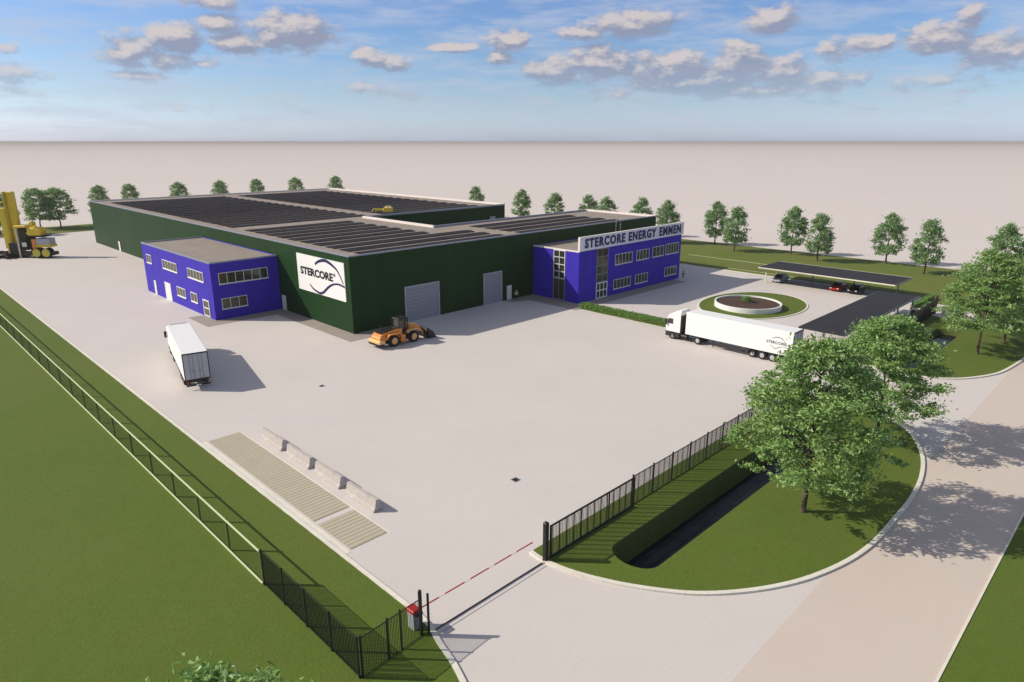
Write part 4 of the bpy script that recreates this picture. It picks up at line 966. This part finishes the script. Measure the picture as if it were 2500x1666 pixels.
# ------------------------------------------------------------ people
def person(label, loc, rz, top, vest):
    t = thing('person', label, 'person', loc, rz)
    J = {'pel': (0,0,.95), 'ch': (0,0,1.3), 'nk': (0,0,1.5), 'hd': (0,.01,1.66), 'ht': (0,.01,1.76),
         'hl': (-.11,0,.90), 'kl': (-.12,.03,.5), 'al': (-.12,-.02,.09), 'tl': (-.13,.14,.05), 'hr': (.11,0,.90), 'kr': (.12,.06,.5), 'ar': (.13,.02,.09), 'tr': (.14,.18,.05),
         'sl': (-.19,0,1.42), 'el': (-.27,-.02,1.14), 'wl': (-.27,.08,.90), 'fl': (-.27,.11,.80), 'sr': (.19,0,1.42), 'er': (.27,-.02,1.14), 'wr': (.27,.1,.92), 'fr': (.26,.14,.82)}
    Rr = {'pel': .15,'ch': .17,'nk': .06,'hd': .10,'ht': .07,'hl': .1,'kl': .07,'al': .045,'tl': .035,'hr': .1,'kr': .07,'ar': .045,'tr': .035,'sl': .07,'el': .048,'wl': .032,'fl': .03,'sr': .07,'er': .048,'wr': .032,'fr': .03}
    E_ = [('pel','ch'),('ch','nk'),('nk','hd'),('hd','ht'),('pel','hl'),('hl','kl'),('kl','al'),('al','tl'),('pel','hr'),('hr','kr'),('kr','ar'),('ar','tr'),('ch','sl'),('sl','el'),('el','wl'),('wl','fl'),('ch','sr'),('sr','er'),('er','wr'),('wr','fr')]
    def skin(name, keys, edges, k, m, add=0.0):
        idx = {q: i for i, q in enumerate(keys)}; me = bpy.data.meshes.new(name)
        me.from_pydata([J[q] for q in keys], [(idx[a], idx[b]) for a, b in edges], [])
        o = bpy.data.objects.new(name, me); C.objects.link(o); o.modifiers.new('s', 'SKIN'); sv = me.skin_vertices[0].data
        for q, i in idx.items(): sv[i].radius = (Rr[q]*k+add, Rr[q]*k*.8+add)
        sv[0].use_root = True; o.modifiers.new('u', 'SUBSURF').levels = 1
        bpy.context.view_layer.update()
        nm = bpy.data.meshes.new_from_object(o.evaluated_get(bpy.context.evaluated_depsgraph_get())); bpy.data.objects.remove(o)
        nm.materials.clear(); nm.materials.append(m); q = bpy.data.objects.new(name, nm); C.objects.link(q); q.parent = t; return q
    body = skin('body', list(J), E_, 1.0, M['skin'])
    skin('trousers', ['pel','hl','kl','al','hr','kr','ar'], [('pel','hl'),('hl','kl'),('kl','al'),('pel','hr'),('hr','kr'),('kr','ar')], 1.05, M['cloth'], .012)
    skin('jacket', ['ch','pel','sl','el','sr','er','nk'], [('pel','ch'),('ch','nk'),('ch','sl'),('sl','el'),('ch','sr'),('sr','er')], 1.02, vest, .015)
    h = MB()
    for i in range(6):
        a0 = i*math.pi/12; a1 = (i+1)*math.pi/12; h.cyl((0,0,1.68+math.sin(a0)*.12), (0,0,1.68+math.sin(a1)*.12), .115*math.cos(a0), .115*math.cos(a1)+.001, 12, False)
    h.build('helmet' if top else 'hair', M['whitered'] if top else M['dark'], t, smooth=True)
    return t
person('person in a yellow vest standing by the white door of the green factory', (79.7, 78.9, 0), R(150), True, M['vest'])
person('person in a pale top standing off the far corner of the blue office', (117.0, 69.3, 0), R(120), False, M['shirt'])

# ------------------------------------------------------------ trees
def tube_path(mb, pts, r0, r1, n=7):
    m_ = len(pts)
    for i in range(m_-1):
        a = r0+(r1-r0)*i/(m_-1); b = r0+(r1-r0)*(i+1)/(m_-1); mb.cyl(pts[i], pts[i+1], a, b, n, False)
def make_tree(name, label, H, Rr, zb, nclump, nleaf, lsize, seed, shape, m='leaf', group=None, trunk_r=.16, clump=.9, flat=.55):
    """shape 'egg' narrows to the top, 'spread' is a broad open crown; local origin at the trunk foot"""
    rnd = random.Random(seed); t = thing(name, label, 'tree', (0,0,0), 0, group)
    def prof(f):
        if shape == 'egg': return (math.sin(math.pi*min(1, (f*.80+.18))) ** .75) * (1 - .25*f)
        return min(1, .70+f*1.6) * math.sqrt(max(.02, 1-(f*.99)**2.3))
    tr = MB(); lean = Vector((rnd.uniform(-.2,.2), rnd.uniform(-.2,.2), 0))
    pts = [Vector((0,0,0))] + [Vector((0,0,H*k)) + lean*k + Vector((rnd.gauss(0,.05), rnd.gauss(0,.05), 0)) for k in (.12, .25, .42, .6, .78)]
    tube_path(tr, pts, trunk_r, trunk_r*.22)
    tr.cyl((0,0,-.03), (0,0,.35), trunk_r*1.7, trunk_r*.98, 9)
    centres = []
    for i in range(nclump):
        f = rnd.random(); z = zb + (H-zb)*f; rad = Rr*prof(f)
        d = math.sqrt(rnd.uniform(.10, 1)) * rad * rnd.uniform(.86, 1.06); a = rnd.uniform(0, 6.283)
        centres.append((Vector((math.cos(a)*d, math.sin(a)*d, z - .12*d*(shape == 'spread'))), f))
    limbs = sorted(centres, key=lambda c: rnd.random())[:max(14, nclump//5)]
    for c, f in limbs:
        z0 = max(zb*.8, c.z - (Vector((c.x, c.y)).length)*.75); k = min(.75, z0/H)
        s = lean*k + Vector((0,0,z0)); mid = s.lerp(c, .5) + Vector((0,0,.18*(c-s).length*.4)); tube_path(tr, [s, mid, c], trunk_r*.34, .012, 5)
    tr.build('trunk', M['bark'], t, smooth=True)
    P = []
    per = nleaf//nclump
    for c, f in centres:
        cr = clump*rnd.uniform(.65, 1.25); tilt = Vector((rnd.gauss(0,.25), rnd.gauss(0,.25), 1)).normalized()
        for _ in range(per):
            q = Vector((rnd.gauss(0,.5), rnd.gauss(0,.5), rnd.gauss(0,.5)*flat)) * cr
            q = tilt.to_track_quat('Z', 'Y') @ q
            P.append((c+q, 1.0))
    v, f = leaf_cloud(rnd, P, lsize, .55)
    mb = MB(); mb.add(v, f); cr = mb.build('crown', M[m], t, fix=False)
    return t
# the three large street trees (+ the one whose top shows at the bottom edge)
GB = 'large street trees along the road'
ta = make_tree('street_tree', 'big leafy tree nearest us beside the ditch, trunk standing on the island lawn', 12.9, 5.6, 3.9, 260, 21000, .31, 11, 'spread', group=GB, trunk_r=.19, clump=.80, flat=.32)
ta.location = (45.9, 15.9, 0)
tb = make_tree('street_tree', 'large leafy tree whose crown overlaps behind the nearest one on the island lawn', 11.9, 5.6, 3.6, 240, 19000, .31, 23, 'spread', group=GB, trunk_r=.18, clump=.80, flat=.32)
tb.location = (62.8, 16.3, 0); tb.rotation_euler.z = 1.0; tb.scale = (.96, .96, .97)
tcx = copy_tree(ta); place(tcx, (99.7, 16.1, 0), R(200), 'tall leafy tree at the right edge with a bare trunk on the second lawn')
td = copy_tree(tb); place(td, (4.3, 16.5, 0), R(120), 'tree whose topmost twigs poke in at the bottom edge of the picture'); td.scale = (.85, .85, .965)
te = copy_tree(tb); place(te, (108.5, 14.8, 0), R(40), 'leafy tree behind the right-hand trunk, cut off by the right edge of the picture')
te.scale = (.95, .95, .9)
# far trees: egg-shaped ones in pairs on the right, rounder ones behind the roof
GE = 'pairs of trees on the far right grass'; GR = 'round trees behind the factory roof'
e1 = make_tree('park_tree', '', 10.8, 3.7, 2.2, 110, 4200, .50, 31, 'egg', 'leaf_far', GE, trunk_r=.2, clump=.8, flat=.6)
e2 = make_tree('park_tree', '', 10.7, 3.6, 2.3, 100, 4000, .50, 37, 'egg', 'leaf_far', GE, trunk_r=.2, clump=.8, flat=.6)
spots = [(163.2, 88.0, 'left tree of the pair nearest the blue office on the far grass'), (155.8, 78.7, 'right tree of the pair nearest the blue office on the far grass'),
         (161.2, 66.9, 'left tree of the middle pair above the round planter'), (156.0, 58.5, 'right tree of the middle pair above the round planter'),
         (163.4, 46.4, 'left tree of the pair above the long carport'), (155.8, 36.9, 'right tree of the pair above the long carport'),
         (161.5, 24.9, 'far tree at the right edge whose top rises over the big leafy crowns'),
         (162.6, 110.9, 'left of two trees rising behind the name board of the office'), (155.8, 98.4, 'right of two trees rising directly behind the name board of the office'),
         (162.6, 130.3, 'left of the close pair of trees showing above the factory roof edge'), (155.8, 118.2, 'right of the close pair of trees showing above the factory roof edge'),
         (156.5, 138.5, 'lone tree between the close pair and the tall tree at the courtyard'), (162.6, 158.5, 'tall tree right beside the dark courtyard wall end'),
         (162.6, 181.0, 'tree above the white back parapet, left of the tall courtyard one')]
for i, (x, y, lab) in enumerate(spots):
    o = (e1, e2)[i] if i < 2 else copy_tree((e1, e2)[i % 2])
    place(o, (x, y, 0), i*1.37, lab)
    if i >= 2: o.scale = (1, 1, 1.0 + .02*((i*7) % 3 - 1))
r1 = make_tree('round_tree', '', 12.3, 4.6, 3.2, 120, 4400, .56, 41, 'spread', 'leaf_far', GR, trunk_r=.2, clump=1.0, flat=.55)
rspots = [(62.2, 252, 'round tree above the far left end of the factory roof'), (71.4, 252, 'second round tree from the left above the factory roof'), (87.0, 252, 'third round tree from the left above the factory roof'),
          (101.4, 252, 'middle one of the seven round trees above the factory roof'), (115.2, 252, 'fifth round tree from the left above the factory roof'), (131.0, 252, 'sixth round tree, left neighbour of the one at the roof back corner'), (148.8, 252, 'round tree standing right at the back corner of the factory roof'),
          (45.0, 252.6, 'left of the two merged trees between the yellow machine and the factory'), (50.2, 252.2, 'right of the two merged trees, with a low sideways branch'), (33.4, 244.5, 'tree cut by the left edge behind the yellow mast')]
for i, (x, y, lab) in enumerate(rspots):  # the row behind the roof
    o = r1 if i == 0 else copy_tree(r1); place(o, (x, y, 0), i*2.1+.4, lab)
    if i < 7: o.scale = (.82, .82, 1.0)
    elif i > 0: o.scale = (1.12, 1.12, .98)
    if i >= 7: o['group'] = 'trees behind the yellow machine'

# haze: pale warm air that fades the far plain
mb = MB(); mb.box(-15500, 15500, -15500, 15500, -2.7, 27.6)
hm = bpy.data.materials.new('haze_air'); hm.use_nodes = True; ht = hm.node_tree; ht.nodes.clear()
pv = ht.nodes.new('ShaderNodeVolumePrincipled'); pv.inputs['Color'].default_value = (.70, .63, .58, 1); pv.inputs['Density'].default_value = .00017; pv.inputs['Anisotropy'].default_value = 0.0
ho = ht.nodes.new('ShaderNodeOutputMaterial'); ht.links.new(pv.outputs[0], ho.inputs['Volume'])
hz_ = mb.build('haze', hm); hz_['kind'] = 'stuff'

# roof antennas at the east end of the office
for (x, h, lab) in ((105.2, 3.2, 'taller thin mast on the office roof in front of the green wall'), (106.6, 2.6, 'shorter thin mast on the office roof in front of the green wall')):
    t = thing('roof_mast', lab, 'mast', (x, 77.5, OH-.1), 0, 'thin masts on the office roof')
    b = MB(); b.cyl((0,0,0), (0,0,h), .03, n=6); b.box(-.2, .2, -.2, .2, 0, .05); b.build('pole', M['lightgrey'], t)
    b = MB(); b.box(-.35, .35, -.015, .015, h*.8, h*.8+.03); b.box(-.25, .25, -.015, .015, h*.65, h*.65+.03); b.build('crossbar', M['lightgrey'], t)

if __name__ == '__main__':
    print('objects', len(bpy.data.objects))
